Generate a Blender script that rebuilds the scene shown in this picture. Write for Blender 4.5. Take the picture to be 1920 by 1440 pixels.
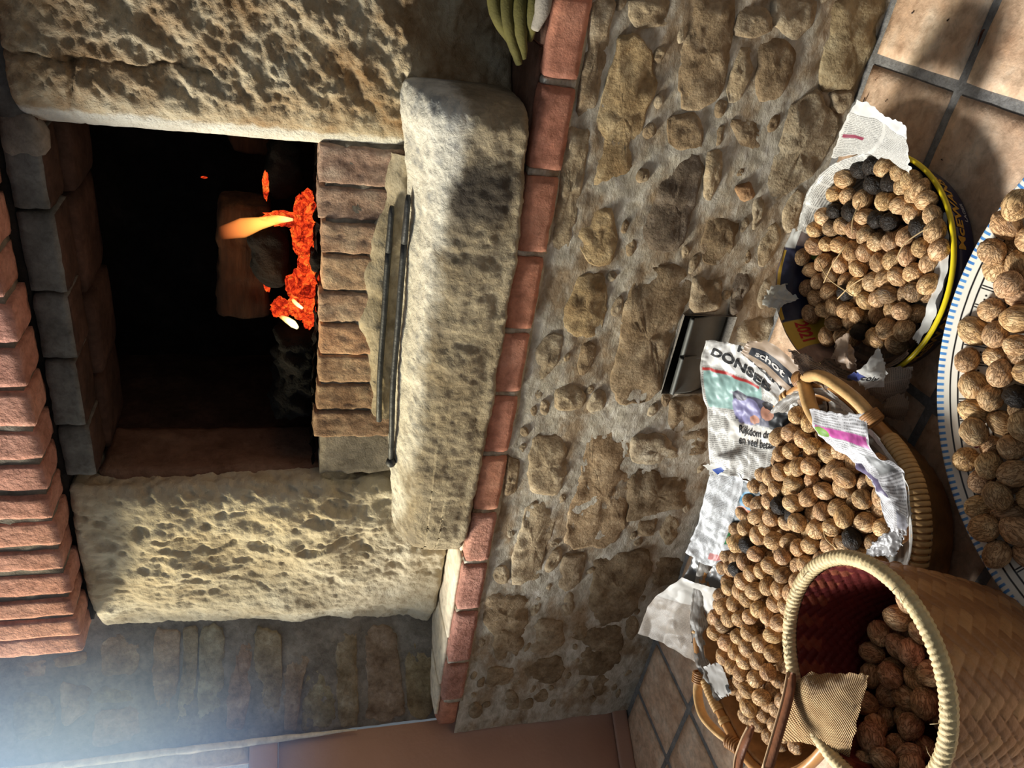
import bpy, bmesh, math, random
from mathutils import Vector, Matrix, noise

# ------------------------------------------------------------------ start clean
for o in list(bpy.data.objects):
    bpy.data.objects.remove(o, do_unlink=True)
SC = bpy.context.scene
COL = SC.collection
R = math.radians

# ------------------------------------------------------------------ camera (a phone held on its side)
cam_d = bpy.data.cameras.new('camera')
cam_d.sensor_fit = 'HORIZONTAL'
cam_d.sensor_width = 36.0
cam_d.lens = 36.0 * 1448 / 1920
cam_d.clip_start = 0.02
CAM = bpy.data.objects.new('camera', cam_d)
COL.objects.link(CAM)
_p, _y = math.atan2(415, 1448), math.atan2(978, math.hypot(1448, 415))
_F = Vector((-math.sin(_y) * math.cos(_p), math.cos(_y) * math.cos(_p), -math.sin(_p)))
_R = Vector((math.cos(_y), math.sin(_y), 0))
_U = _R.cross(_F)
_m = Matrix((-_U, _R, -_F)).transposed().to_4x4()
_m.translation = Vector((0, 0, 1.05))
CAM.matrix_world = _m
SC.camera = CAM

# ------------------------------------------------------------------ world, daylight, exposure
W = bpy.data.worlds.new('world')
SC.world = W
W.use_nodes = True
W.node_tree.nodes['Background'].inputs[0].default_value = (0.80, 0.90, 1.0, 1)
W.node_tree.nodes['Background'].inputs[1].default_value = 0.14
SC.view_settings.view_transform = 'Standard'
SC.view_settings.look = 'None'
SC.view_settings.gamma = 1
SC.view_settings.use_curve_mapping = False
SC.view_settings.exposure = 0.0

WIN_P = Vector((-2.139, 1.391, 0))            # foot of the corner where the window wall meets the stone wall
WIN_D = Vector((-0.5443, -0.8389, 0))         # along the window wall, away from the corner
WIN_N = Vector((0.8389, -0.5443, 0))          # into the room


def area_light(name, loc, target, sx, sy, power, color):
    d = bpy.data.lights.new(name, 'AREA')
    d.shape = 'RECTANGLE'
    d.size, d.size_y = sx, sy
    d.energy = power
    d.color = color
    o = bpy.data.objects.new(name, d)
    COL.objects.link(o)
    o.location = loc
    o.rotation_euler = (Vector(target) - Vector(loc)).to_track_quat('-Z', 'Y').to_euler()
    return o


_c = WIN_P + WIN_D * 1.15 - WIN_N * 0.12 + Vector((0, 0, 1.90))
area_light('window_skylight', _c, _c + WIN_N * 1.0 + Vector((0, 0, -0.30)), 1.6, 1.4, 24.0, (0.86, 0.93, 1.0))
# bright low sky beyond the window, far enough out for the sill and the jamb to shade the corner
area_light('bright_sky', (-5.35, 0.25, 4.0), (-0.9, 1.1, 0.4), 1.3, 1.3, 960.0, (1.0, 0.98, 0.94))

# ------------------------------------------------------------------ helpers: objects
SRGB = lambda r, g, b: tuple(((c / 255) / 12.92 if c / 255 <= .04045 else ((c / 255 + .055) / 1.055) ** 2.4) for c in (r, g, b)) + (1.0,)


def link(name, me, mat=None, parent=None, color=None):
    o = bpy.data.objects.new(name, me)
    COL.objects.link(o)
    if mat is not None and not me.materials:
        for m in (mat if isinstance(mat, (list, tuple)) else [mat]):
            me.materials.append(m)
    if parent is not None:
        o.parent = parent
    if color is not None:
        o.color = tuple(color[:3]) + (1.0,)
    return o


def mesh(name, verts, faces, smooth=True, uvs=None):
    me = bpy.data.meshes.new(name)
    me.from_pydata([tuple(v) for v in verts], [], faces)
    if smooth:
        me.polygons.foreach_set('use_smooth', [True] * len(me.polygons))
    if uvs is not None:
        l = me.uv_layers.new(name='UVMap')
        for i, lp in enumerate(me.loops):
            l.data[i].uv = uvs[lp.vertex_index]
    me.update()
    return me


def make(name, verts, faces, mat, parent=None, smooth=True, color=None, uvs=None):
    return link(name, mesh(name, verts, faces, smooth, uvs), mat, parent, color)


def empty(name, loc=(0, 0, 0)):
    o = bpy.data.objects.new(name, None)
    o.empty_display_size = 0.05
    COL.objects.link(o)
    o.location = loc
    return o


def tag(o, label=None, cat=None, group=None, kind=None):
    if label:
        o['label'] = label
    if cat:
        o['category'] = cat
    if group:
        o['group'] = group
    if kind:
        o['kind'] = kind
    return o


def grid(nx, ny, fn, wrap_x=False):
    v, f, uv = [], [], []
    for j in range(ny):
        for i in range(nx):
            s = i / (nx if wrap_x else nx - 1)
            t = j / (ny - 1)
            v.append(Vector(fn(s, t)))
            uv.append((s, 1 - t))
    for j in range(ny - 1):
        for i in range(nx if wrap_x else nx - 1):
            a = j * nx + i
            b = j * nx + (i + 1) % nx
            f.append((a, b, b + nx, a + nx))
    return v, f, uv


def merge(parts):
    V, F = [], []
    for v, f in parts:
        k = len(V)
        V += list(v)
        F += [tuple(i + k for i in q) for q in f]
    return V, F


def fbm(p, s=1.0, octs=4, h=0.8):
    return noise.fractal(Vector(p) * s, h, 2.1, octs)


def ridge(p, s=1.0):
    q = Vector(p) * s
    return 1 - 2 * abs(noise.noise(q))


def tube(pts, radii, n=10, cap=True):
    """skin of circles along a polyline"""
    pts = [Vector(p) for p in pts]
    if not isinstance(radii, list):
        radii = [radii] * len(pts)
    V, F = [], []
    up = Vector((0, 0, 1))
    prev = None
    for k, p in enumerate(pts):
        d = (pts[min(k + 1, len(pts) - 1)] - pts[max(k - 1, 0)]).normalized()
        if prev is None:
            a = d.cross(up)
            if a.length < 1e-3:
                a = d.cross(Vector((1, 0, 0)))
            a.normalize()
        else:
            a = (prev - d * prev.dot(d)).normalized()
        prev = a
        b = d.cross(a)
        r = radii[k]
        ra, rb = r if isinstance(r, (list, tuple)) else (r, r)
        for i in range(n):
            t = 2 * math.pi * i / n
            V.append(p + a * (ra * math.cos(t)) + b * (rb * math.sin(t)))
    for k in range(len(pts) - 1):
        for i in range(n):
            j = (i + 1) % n
            F.append((k * n + i, k * n + j, (k + 1) * n + j, (k + 1) * n + i))
    if cap:
        F.append(tuple(reversed(range(n))))
        F.append(tuple(range((len(pts) - 1) * n, len(pts) * n)))
    return V, F


def spline(pts, n):
    """Catmull-Rom through pts"""
    pts = [Vector(p) for p in pts]
    P = [pts[0] * 2 - pts[1]] + pts + [pts[-1] * 2 - pts[-2]]
    out = []
    m = len(pts) - 1
    for k in range(n):
        u = k / (n - 1) * m
        i = min(int(u), m - 1)
        t = u - i
        a, b, c, d = P[i], P[i + 1], P[i + 2], P[i + 3]
        out.append(0.5 * ((2 * b) + (c - a) * t + (2 * a - 5 * b + 4 * c - d) * t * t + (3 * b - a - 3 * c + d) * t ** 3))
    return out


def brick_mesh(name, lo, hi, seed, nx=8, ny=4, nz=4, amp=0.0015, rnd=0.006, sc=40):
    """rough, round-edged block between the corners lo and hi"""
    lo, hi = Vector(lo), Vector(hi)
    bm = bmesh.new()
    n = (nx, ny, nz)
    idx = {}

    def vert(i, j, k):
        key = (i, j, k)
        if key not in idx:
            t = Vector((i / nx, j / ny, k / nz))
            # push the first and last loops outwards so that edges stay crisp
            p = Vector([lo[a] + (hi[a] - lo[a]) * t[a] for a in range(3)])
            c = Vector([min(max(p[a], lo[a] + rnd), hi[a] - rnd) for a in range(3)])
            d = p - c
            out = d.normalized()
            if d.length > rnd:
                p = c + d.normalized() * rnd
            q = p + Vector((seed * 3.1, seed * 1.7, 0))
            p = p + out * (amp * 2 * fbm(q, sc, 3))
            idx[key] = bm.verts.new(p)
        return idx[key]

    def face(a, b, c, d):
        bm.faces.new((vert(*a), vert(*b), vert(*c), vert(*d)))
    for i in range(nx):
        for j in range(ny):
            face((i, j, 0), (i, j + 1, 0), (i + 1, j + 1, 0), (i + 1, j, 0))
            face((i, j, nz), (i + 1, j, nz), (i + 1, j + 1, nz), (i, j + 1, nz))
        for k in range(nz):
            face((i, 0, k), (i + 1, 0, k), (i + 1, 0, k + 1), (i, 0, k + 1))
            face((i, ny, k), (i, ny, k + 1), (i + 1, ny, k + 1), (i + 1, ny, k))
    for j in range(ny):
        for k in range(nz):
            face((0, j, k), (0, j, k + 1), (0, j + 1, k + 1), (0, j + 1, k))
            face((nx, j, k), (nx, j + 1, k), (nx, j + 1, k + 1), (nx, j, k + 1))
    me = bpy.data.meshes.new(name)
    bm.to_mesh(me)
    bm.free()
    me.polygons.foreach_set('use_smooth', [True] * len(me.polygons))
    return me


def brick(name, lo, hi, seed, mat, parent, color=(1, 1, 1), **kw):
    return link(name, brick_mesh(name, lo, hi, seed, **kw), mat, parent, color)


# ------------------------------------------------------------------ helpers: materials
class NT:
    def __init__(self, name):
        self.mat = bpy.data.materials.new(name)
        self.mat.use_nodes = True
        self.t = self.mat.node_tree
        self.t.nodes.clear()
        self.out = self.t.nodes.new('ShaderNodeOutputMaterial')

    def n(self, kind, props=None, **inp):
        nd = self.t.nodes.new('ShaderNode' + kind)
        for k, v in (props or {}).items():
            setattr(nd, k, v)
        for k, v in inp.items():
            key = int(k[1:]) if k[0] == '_' else k.replace('_', ' ')
            s = nd.inputs[key]
            if isinstance(v, bpy.types.NodeSocket):
                self.t.links.new(v, s)
            elif isinstance(v, bpy.types.Node):
                self.t.links.new(v.outputs[0], s)
            else:
                s.default_value = v
        return nd

    def math(self, op, a, b=0.0, c=0.0, clamp=False):
        return self.n('Math', {'operation': op, 'use_clamp': clamp}, _0=a, _1=b, _2=c).outputs[0]

    def mix(self, f, a, b, mode='MIX'):
        nd = self.n('MixRGB', {'blend_type': mode}, _0=f, _1=a, _2=b)
        return nd.outputs[0]

    def ramp(self, f, stops, interp='LINEAR'):
        nd = self.n('ValToRGB', Fac=f)
        cr = nd.color_ramp
        cr.interpolation = interp
        while len(cr.elements) < len(stops):
            cr.elements.new(0.5)
        for e, (p, c) in zip(cr.elements, stops):
            e.position = p
            e.color = c if len(c) == 4 else tuple(c) + (1,)
        return nd.outputs[0]

    def noise(self, vec, scale, detail=4, rough=0.55, dist=0.0):
        return self.n('TexNoise', Vector=vec, Scale=scale, Detail=detail, Roughness=rough, Distortion=dist).outputs[0]

    def coord(self, which='Object'):
        return self.n('TexCoord').outputs[which]

    def scaled(self, vec, x, y, z):
        return self.n('Mapping', Vector=vec, Scale=(x, y, z)).outputs[0]

    def bump(self, h, strength=0.5, dist=0.01, normal=None):
        kw = dict(Height=h, Strength=strength, Distance=dist)
        if normal is not None:
            kw['Normal'] = normal
        return self.n('Bump', **kw).outputs[0]

    def step(self, a, edge, soft=0.02):
        return self.n('MapRange', {'interpolation_type': 'SMOOTHSTEP'}, Value=a, _1=edge - soft, _2=edge + soft, _3=0.0, _4=1.0).outputs[0]

    def finish(self, color, rough=0.8, normal=None, spec=0.3, metal=0.0, **kw):
        d = dict(Base_Color=color, Roughness=rough, Metallic=metal)
        d['Specular IOR Level'] = spec
        if normal is not None:
            d['Normal'] = normal
        d.update(kw)
        b = self.n('BsdfPrincipled', **d)
        self.t.links.new(b.outputs[0], self.out.inputs[0])
        return self.mat

    def tint(self):
        return self.n('ObjectInfo').outputs['Color']


def mineral(name, c1, c2, c3, scale, bumps, rough=0.9, tint=True, stretch=(1, 1, 1), spec=0.2):
    """stone, brick, mortar: three colours mixed by noise, several layers of fine relief"""
    m = NT(name)
    co = m.coord()
    cs = m.scaled(co, *stretch)
    a = m.noise(cs, scale, 6, 0.6)
    b = m.noise(cs, scale * 4.3, 5, 0.65, 0.4)
    col = m.ramp(a, [(0.30, c1), (0.52, c2), (0.72, c3)])
    col = m.mix(0.75, col, m.ramp(b, [(0.3, (0.55, 0.52, 0.48)), (0.55, (1, 1, 1)), (0.75, (1.25, 1.2, 1.1))]), 'MULTIPLY')
    if tint:
        col = m.mix(1.0, col, m.tint(), 'MULTIPLY')
    nrm = None
    for sc, st, dist in bumps:
        nrm = m.bump(m.noise(cs, sc, 6, 0.62), st, dist, nrm)
    return m.finish(col, rough, nrm, spec)


def plain(name, col, rough=0.7, metal=0.0, spec=0.4, bump=None, var=0.15, vscale=30):
    m = NT(name)
    co = m.coord()
    c = m.mix(1.0, col, m.ramp(m.noise(co, vscale, 5), [(0.25, (1 - var * 2,) * 3), (0.75, (1 + var,) * 3)]), 'MULTIPLY')
    nrm = None
    if bump:
        nrm = m.bump(m.noise(co, bump[0], 5), bump[1], bump[2])
    return m.finish(c, rough, nrm, spec, metal)


M = {}
M['stone'] = mineral('wall_stone', SRGB(124, 106, 84), SRGB(162, 146, 123), SRGB(194, 182, 162), 17, [(38, 0.5, 0.010), (130, 0.6, 0.005), (330, 0.5, 0.0018)])
M['mortar'] = mineral('lime_mortar', SRGB(150, 136, 112), SRGB(184, 172, 150), SRGB(206, 197, 178), 11, [(34, 0.45, 0.010), (200, 0.5, 0.003)], tint=False, stretch=(0.8, 1, 1.2))
M['soot_mortar'] = mineral('sooty_mortar', SRGB(104, 98, 90), SRGB(128, 121, 112), SRGB(152, 145, 135), 12, [(60, 0.4, 0.006), (240, 0.4, 0.003)], tint=False)
M['brick'] = mineral('red_brick', SRGB(180, 124, 102), SRGB(198, 142, 118), SRGB(210, 158, 134), 12, [(70, 0.35, 0.006), (300, 0.5, 0.002)])
M['pitted_brick'] = mineral('pitted_red_brick', SRGB(176, 128, 112), SRGB(196, 148, 132), SRGB(212, 166, 150), 14, [(75, 0.8, 0.012), (260, 0.6, 0.003)])
M['old_brick'] = mineral('weathered_brick', SRGB(150, 124, 110), SRGB(186, 164, 150), SRGB(208, 194, 180), 22, [(80, 0.6, 0.008), (300, 0.6, 0.003)])
M['grey_brick'] = mineral('smoke_greyed_brick', SRGB(84, 83, 80), SRGB(104, 103, 100), SRGB(122, 122, 119), 16, [(90, 0.3, 0.004), (300, 0.4, 0.002)])
M['soot'] = mineral('soot_black', SRGB(22, 20, 19), SRGB(34, 30, 28), SRGB(48, 42, 38), 9, [(60, 0.6, 0.01)], tint=False)
M['reveal'] = mineral('scorched_plaster', SRGB(96, 72, 58), SRGB(120, 90, 74), SRGB(140, 112, 94), 7, [(50, 0.4, 0.008), (200, 0.4, 0.003)], tint=False)
M['tile'] = mineral('floor_tile', SRGB(188, 150, 120), SRGB(216, 186, 158), SRGB(232, 214, 192), 11, [(38, 0.35, 0.006), (150, 0.45, 0.003)], rough=0.62, spec=0.35)
M['grout'] = mineral('grey_grout', SRGB(110, 108, 106), SRGB(126, 124, 122), SRGB(146, 144, 140), 30, [(200, 0.6, 0.003)], tint=False)
M['paint'] = plain('terracotta_paint', SRGB(192, 154, 136), 0.8, bump=(90, 0.15, 0.004), var=0.06, vscale=6)
M['cream'] = mineral('cream_ledge_stone', SRGB(206, 190, 164), SRGB(222, 208, 184), SRGB(232, 222, 200), 8, [(40, 0.3, 0.005), (200, 0.3, 0.002)], tint=False)
M['plaster'] = mineral('cream_plaster', SRGB(216, 204, 182), SRGB(228, 218, 198), SRGB(236, 228, 212), 8, [(60, 0.4, 0.006), (200, 0.4, 0.002)], tint=False)
M['iron'] = plain('wrought_iron', SRGB(72, 74, 78), 0.55, 0.6, bump=(140, 0.35, 0.003), var=0.25, vscale=60)
M['sheet_metal'] = plain('dusty_sheet_metal', SRGB(88, 88, 84), 0.5, 0.3, bump=(50, 0.1, 0.004), var=0.2, vscale=18)
M['white_paint'] = plain('white_frame_paint', SRGB(226, 220, 206), 0.5)
M['cane'] = plain('pale_cane', SRGB(206, 164, 108), 0.5, bump=(120, 0.3, 0.003), var=0.16, vscale=40)
M['cane_dark'] = plain('brown_cane', SRGB(164, 116, 68), 0.5, bump=(120, 0.3, 0.003), var=0.2, vscale=40)
M['leather'] = plain('brown_leather', SRGB(126, 78, 50), 0.5, bump=(160, 0.3, 0.003), var=0.2, vscale=40)
M['leather_edge'] = plain('raw_leather_edge', SRGB(206, 170, 130), 0.7, var=0.1)
M['tray_navy'] = plain('navy_enamel', SRGB(26, 32, 74), 0.32, 0.0, 0.5, var=0.05)
M['tray_yellow'] = plain('yellow_enamel', SRGB(236, 208, 36), 0.28, 0.0, 0.5, var=0.05)
M['tray_gold'] = plain('ochre_lettering', SRGB(206, 158, 60), 0.4, var=0.04)
M['tray_white'] = plain('white_lettering', SRGB(200, 200, 204), 0.4, var=0.04)
M['ink'] = plain('printing_ink', SRGB(26, 26, 28), 0.7, var=0.04)
M['ink_red'] = plain('red_printing_ink', SRGB(190, 44, 40), 0.7, var=0.05)
M['ink_white'] = plain('unprinted_lettering', SRGB(205, 200, 195), 0.7, var=0.03)
M['glove'] = plain('olive_glove', SRGB(84, 78, 32), 0.85, bump=(220, 0.5, 0.002), var=0.2, vscale=30)
M['glove_grey'] = plain('grey_glove_knit', SRGB(150, 142, 132), 0.9, bump=(260, 0.6, 0.002), var=0.12)
M['twig'] = plain('dark_twig', SRGB(52, 38, 30), 0.8, bump=(150, 0.4, 0.002))
M['leaf'] = plain('dry_leaf', SRGB(92, 56, 40), 0.8)
M['straw'] = plain('dry_straw', SRGB(188, 158, 112), 0.7)
M['bark'] = mineral('log_bark', SRGB(40, 26, 18), SRGB(74, 48, 31), SRGB(100, 68, 44), 9, [(30, 0.7, 0.01), (110, 0.6, 0.004)], tint=False, stretch=(0.25, 1.6, 1.6))
M['char'] = mineral('charred_wood', SRGB(6, 5, 5), SRGB(12, 10, 9), SRGB(26, 19, 15), 12, [(45, 0.9, 0.012), (140, 0.6, 0.004)], tint=False)


def walnut_material():
    m = NT('walnut_shell')
    co = m.coord()
    rnd = m.n('ObjectInfo').outputs['Random']
    off = m.n('VectorMath', {'operation': 'ADD'}, _0=co, _1=m.n('CombineXYZ', X=m.math('MULTIPLY', rnd, 7.3), Y=rnd, Z=0.0).outputs[0]).outputs[0]
    a = m.noise(m.scaled(off, 55, 190, 190), 1.0, 3, 0.6, 0.6)
    vein = m.math('ABSOLUTE', m.math('SUBTRACT', a, 0.5))                  # branching furrows
    fur = m.ramp(vein, [(0.0, (0, 0, 0)), (0.05, (.75, .75, .75)), (0.14, (1, 1, 1))])
    b = m.noise(off, 70, 5, 0.6)
    col = m.ramp(b, [(0.28, SRGB(176, 132, 86)), (0.5, SRGB(214, 174, 126)), (0.72, SRGB(232, 202, 158))])
    col = m.mix(m.math('SUBTRACT', 1.0, fur), col, m.mix(1.0, col, (.40, .34, .28, 1), 'MULTIPLY'))
    col = m.mix(1.0, col, m.tint(), 'MULTIPLY')
    nr = m.bump(fur, 0.75, 0.0016)
    nr = m.bump(b, 0.35, 0.002, nr)
    return m.finish(col, 0.55, nr, 0.35)


M['walnut'] = walnut_material()

# ------------------------------------------------------------------ measured positions (metres)
HEADLINE=[[[-0.687,1.218,0.243],[-0.669,1.174,0.204],[-0.683,1.125,0.161],[-0.729,1.061,0.105]],[[-0.747,1.211,0.238],[-0.738,1.161,0.193],[-0.738,1.108,0.146],[-0.754,1.056,0.1]],[[-0.857,1.176,0.206],[-0.833,1.132,0.167],[-0.819,1.092,0.132],[-0.798,1.054,0.098]],[[-0.978,1.145,0.179],[-0.949,1.104,0.143],[-0.938,1.067,0.109],[-0.905,1.052,0.096]]]
ARTICLE=[[[-0.951,1.145,0.179],[-0.943,1.101,0.14],[-0.959,1.057,0.101]],[[-1.109,1.135,0.17],[-1.089,1.094,0.133],[-1.064,1.047,0.092]],[[-1.201,1.136,0.171],[-1.205,1.091,0.131],[-1.153,1.057,0.1]]]
STRIP=[[[-0.648,1.151,0.195],[-0.635,1.119,0.166],[-0.658,1.068,0.121],[-0.692,1.037,0.094]],[[-0.678,1.155,0.199],[-0.692,1.119,0.166],[-0.717,1.07,0.123],[-0.732,1.048,0.104]]]
PLASTIC=[[[-1.223,1.139,0.146],[-1.198,1.102,0.114],[-1.157,1.068,0.083]],[[-1.296,1.142,0.149],[-1.27,1.096,0.108],[-1.237,1.054,0.071]],[[-1.393,1.17,0.173],[-1.354,1.108,0.118],[-1.293,1.048,0.065]]]
BLANK=[[[-1.277,1.128,0.163],[-1.264,1.087,0.128],[-1.249,1.051,0.095]],[[-1.399,1.164,0.196],[-1.371,1.1,0.139],[-1.35,1.035,0.081]],[[-1.521,1.168,0.199],[-1.494,1.091,0.131],[-1.493,1.009,0.058]]]
CORNER=[[[-1.407,0.975,0.14],[-1.365,0.954,0.12]],[[-1.424,0.937,0.13],[-1.38,0.923,0.115]],[[-1.431,0.906,0.12],[-1.391,0.89,0.115]]]
SCRAP=[[[-0.951,1.146,0.2],[-0.913,1.104,0.19]],[[-0.949,1.106,0.19],[-0.922,1.094,0.18]]]
LEAFLET=[[[-0.682,0.967,0.16],[-0.64,0.895,0.165],[-0.606,0.846,0.16]],[[-0.707,0.924,0.155],[-0.666,0.84,0.165],[-0.652,0.798,0.155]],[[-0.7,0.862,0.15],[-0.679,0.78,0.155],[-0.648,0.755,0.14]],[[-0.694,0.778,0.15],[-0.698,0.731,0.15],[-0.701,0.71,0.135]],[[-0.735,0.723,0.145],[-0.738,0.708,0.14],[-0.734,0.697,0.13]]]
SHADE_BROWN=[[[-0.624,1.09,0.15],[-0.627,1.057,0.12],[-0.624,1.015,0.1]],[[-0.639,1.057,0.15],[-0.633,1.002,0.13],[-0.633,0.949,0.11]],[[-0.643,1.017,0.15],[-0.653,0.97,0.12],[-0.646,0.919,0.1]]]
WAD=[[[-0.585,1.045,0.09],[-0.552,1.015,0.1],[-0.571,1.001,0.09]],[[-0.617,1.05,0.08],[-0.584,0.989,0.11],[-0.591,0.979,0.09]],[[-0.631,1.027,0.08],[-0.618,0.987,0.09],[-0.613,0.979,0.08]]]
WHITE_TWIST=[[[-0.533,0.936,0.1],[-0.547,0.915,0.1],[-0.563,0.899,0.1]],[[-0.58,0.944,0.11],[-0.575,0.91,0.115],[-0.578,0.899,0.1]],[[-0.617,0.976,0.1],[-0.614,0.943,0.1],[-0.615,0.933,0.09]]]
FAN=[[[-0.594,0.94,0.09],[-0.565,0.92,0.08],[-0.543,0.888,0.065]],[[-0.622,0.941,0.08],[-0.597,0.906,0.075],[-0.579,0.892,0.05]],[[-0.641,0.953,0.06],[-0.641,0.925,0.05],[-0.617,0.908,0.035]]]
FOLD=[[[-0.623,0.913,0.06],[-0.603,0.899,0.05],[-0.609,0.885,0.04]],[[-0.652,0.918,0.05],[-0.636,0.898,0.045],[-0.632,0.888,0.03]],[[-0.671,0.934,0.03],[-0.662,0.908,0.03],[-0.657,0.896,0.02]]]
FOIL=[[[-0.758,0.729,0.14],[-0.735,0.716,0.13],[-0.75,0.706,0.12]],[[-0.82,0.741,0.14],[-0.803,0.72,0.13],[-0.784,0.704,0.12]]]
FLAP=[[[-1.053,0.584,0.312],[-0.984,0.591,0.315],[-0.933,0.598,0.312],[-0.908,0.598,0.3]],[[-0.991,0.537,0.305],[-0.936,0.545,0.318],[-0.9,0.559,0.315],[-0.88,0.575,0.285]],[[-0.96,0.501,0.3],[-0.901,0.517,0.315],[-0.864,0.532,0.312],[-0.831,0.539,0.295]],[[-0.952,0.486,0.285],[-0.888,0.496,0.295],[-0.848,0.51,0.292],[-0.819,0.524,0.285]]]
TRAY_FLAP=[[[-0.19,1.157,0.15],[-0.194,1.088,0.15],[-0.2,1.041,0.14]],[[-0.245,1.202,0.12],[-0.235,1.095,0.125],[-0.241,1.037,0.11]],[[-0.308,1.239,0.095],[-0.27,1.136,0.1],[-0.269,1.047,0.08]]]
STRAP_A=[[-0.926,0.613,0.31],[-0.95,0.587,0.325],[-0.982,0.558,0.345],[-1.023,0.523,0.37]]
STRAP_B=[[-1.113,0.646,0.295],[-1.14,0.637,0.305],[-1.167,0.626,0.312],[-1.183,0.608,0.32]]
HANDLE_L=[[-1.455,0.992,0.125],[-1.495,0.967,0.13],[-1.508,0.92,0.135],[-1.492,0.865,0.13],[-1.458,0.804,0.12]]
HANDLE_R=[[-0.675,1.055,0.125],[-0.62,0.98,0.15],[-0.603,0.888,0.155],[-0.618,0.84,0.14]]
TWIG_A=[[-0.289,1.332,0.002],[-0.257,1.328,0.004],[-0.233,1.323,0.004],[-0.21,1.318,0.006]]
LEAF=[[-0.08,1.107,0.004],[-0.068,1.104,0.006],[-0.056,1.108,0.004]]
STRAWS=[[-0.321,0.93,0.12],[-0.387,0.961,0.12],[-0.34,1.09,0.12],[-0.393,1.077,0.12],[-0.485,1.028,0.11],[-0.471,1.152,0.11],[-0.5,1.111,0.11],[-0.415,1.083,0.12],[-0.508,1.062,0.11],[-0.442,1.011,0.12],[-0.828,0.836,0.15],[-0.846,0.783,0.15],[-1.07,0.949,0.14],[-1.063,0.899,0.14]]
TRAY_NUTS=[(-0.284,1.119,0.073,'n'),(-0.307,1.177,0.072,'b'),(-0.293,1.149,0.073,'b'),(-0.281,1.081,0.073,'n'),(-0.284,1.051,0.072,'n'),(-0.292,1.024,0.072,'n'),(-0.335,1.206,0.072,'n'),(-0.321,1.137,0.067,'b'),(-0.303,1.098,0.067,'b'),(-0.299,1.067,0.067,'n'),(-0.369,1.222,0.068,'n'),(-0.360,1.187,0.068,'n'),(-0.302,1.035,0.067,'n'),(-0.352,1.146,0.068,'n'),(-0.334,1.093,0.068,'n'),(-0.328,1.055,0.068,'n'),(-0.301,1.004,0.072,'n'),(-0.395,1.205,0.068,'b'),(-0.416,1.229,0.068,'n'),(-0.380,1.162,0.068,'b'),(-0.331,1.023,0.067,'n'),(-0.317,0.978,0.072,'n'),(-0.375,1.124,0.068,'n'),(-0.366,1.093,0.068,'b'),(-0.360,1.062,0.068,'b'),(-0.426,1.197,0.068,'g'),(-0.411,1.169,0.068,'n'),(-0.343,0.994,0.070,'b'),(-0.404,1.137,0.068,'n'),(-0.401,1.105,0.068,'n'),(-0.448,1.243,0.066,'n'),(-0.339,0.963,0.063,'n'),(-0.368,1.015,0.068,'n'),(-0.335,0.958,0.074,'n'),(-0.477,1.231,0.063,'n'),(-0.445,1.162,0.066,'n'),(-0.402,1.073,0.068,'n'),(-0.388,1.041,0.068,'n'),(-0.458,1.197,0.065,'n'),(-0.369,0.975,0.068,'n'),(-0.440,1.125,0.066,'n'),(-0.429,1.090,0.068,'n'),(-0.507,1.246,0.068,'g'),(-0.493,1.191,0.061,'n'),(-0.476,1.143,0.063,'n'),(-0.461,1.093,0.065,'n'),(-0.431,1.051,0.067,'n'),(-0.413,1.021,0.068,'n'),(-0.393,0.995,0.068,'n'),(-0.358,0.939,0.069,'n'),(-0.386,0.948,0.067,'n'),(-0.522,1.219,0.059,'n'),(-0.533,1.189,0.058,'n'),(-0.503,1.160,0.060,'g'),(-0.491,1.083,0.061,'n'),(-0.560,1.215,0.055,'n'),(-0.465,1.048,0.064,'n'),(-0.445,1.022,0.065,'n'),(-0.430,0.994,0.070,'n'),(-0.411,0.968,0.068,'n'),(-0.413,0.930,0.068,'n'),(-0.532,1.148,0.060,'n'),(-0.564,1.179,0.055,'n'),(-0.515,1.104,0.060,'b'),(-0.543,1.090,0.057,'n'),(-0.504,1.051,0.060,'n'),(-0.487,1.024,0.062,'n'),(-0.467,1.000,0.070,'g'),(-0.452,0.975,0.056,'g'),(-0.437,0.950,0.069,'g'),(-0.554,1.125,0.054,'n'),(-0.598,1.177,0.056,'n'),(-0.575,1.149,0.055,'n'),(-0.538,1.059,0.057,'n'),(-0.491,0.985,0.055,'n'),(-0.477,0.958,0.067,'n'),(-0.582,1.109,0.054,'g'),(-0.517,0.972,0.067,'n'),(-0.504,0.943,0.059,'n'),(-0.616,1.116,0.050,'n'),(-0.549,0.995,0.056,'n'),(-0.559,1.035,0.055,'b'),(-0.535,0.948,0.055,'g')]
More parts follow.
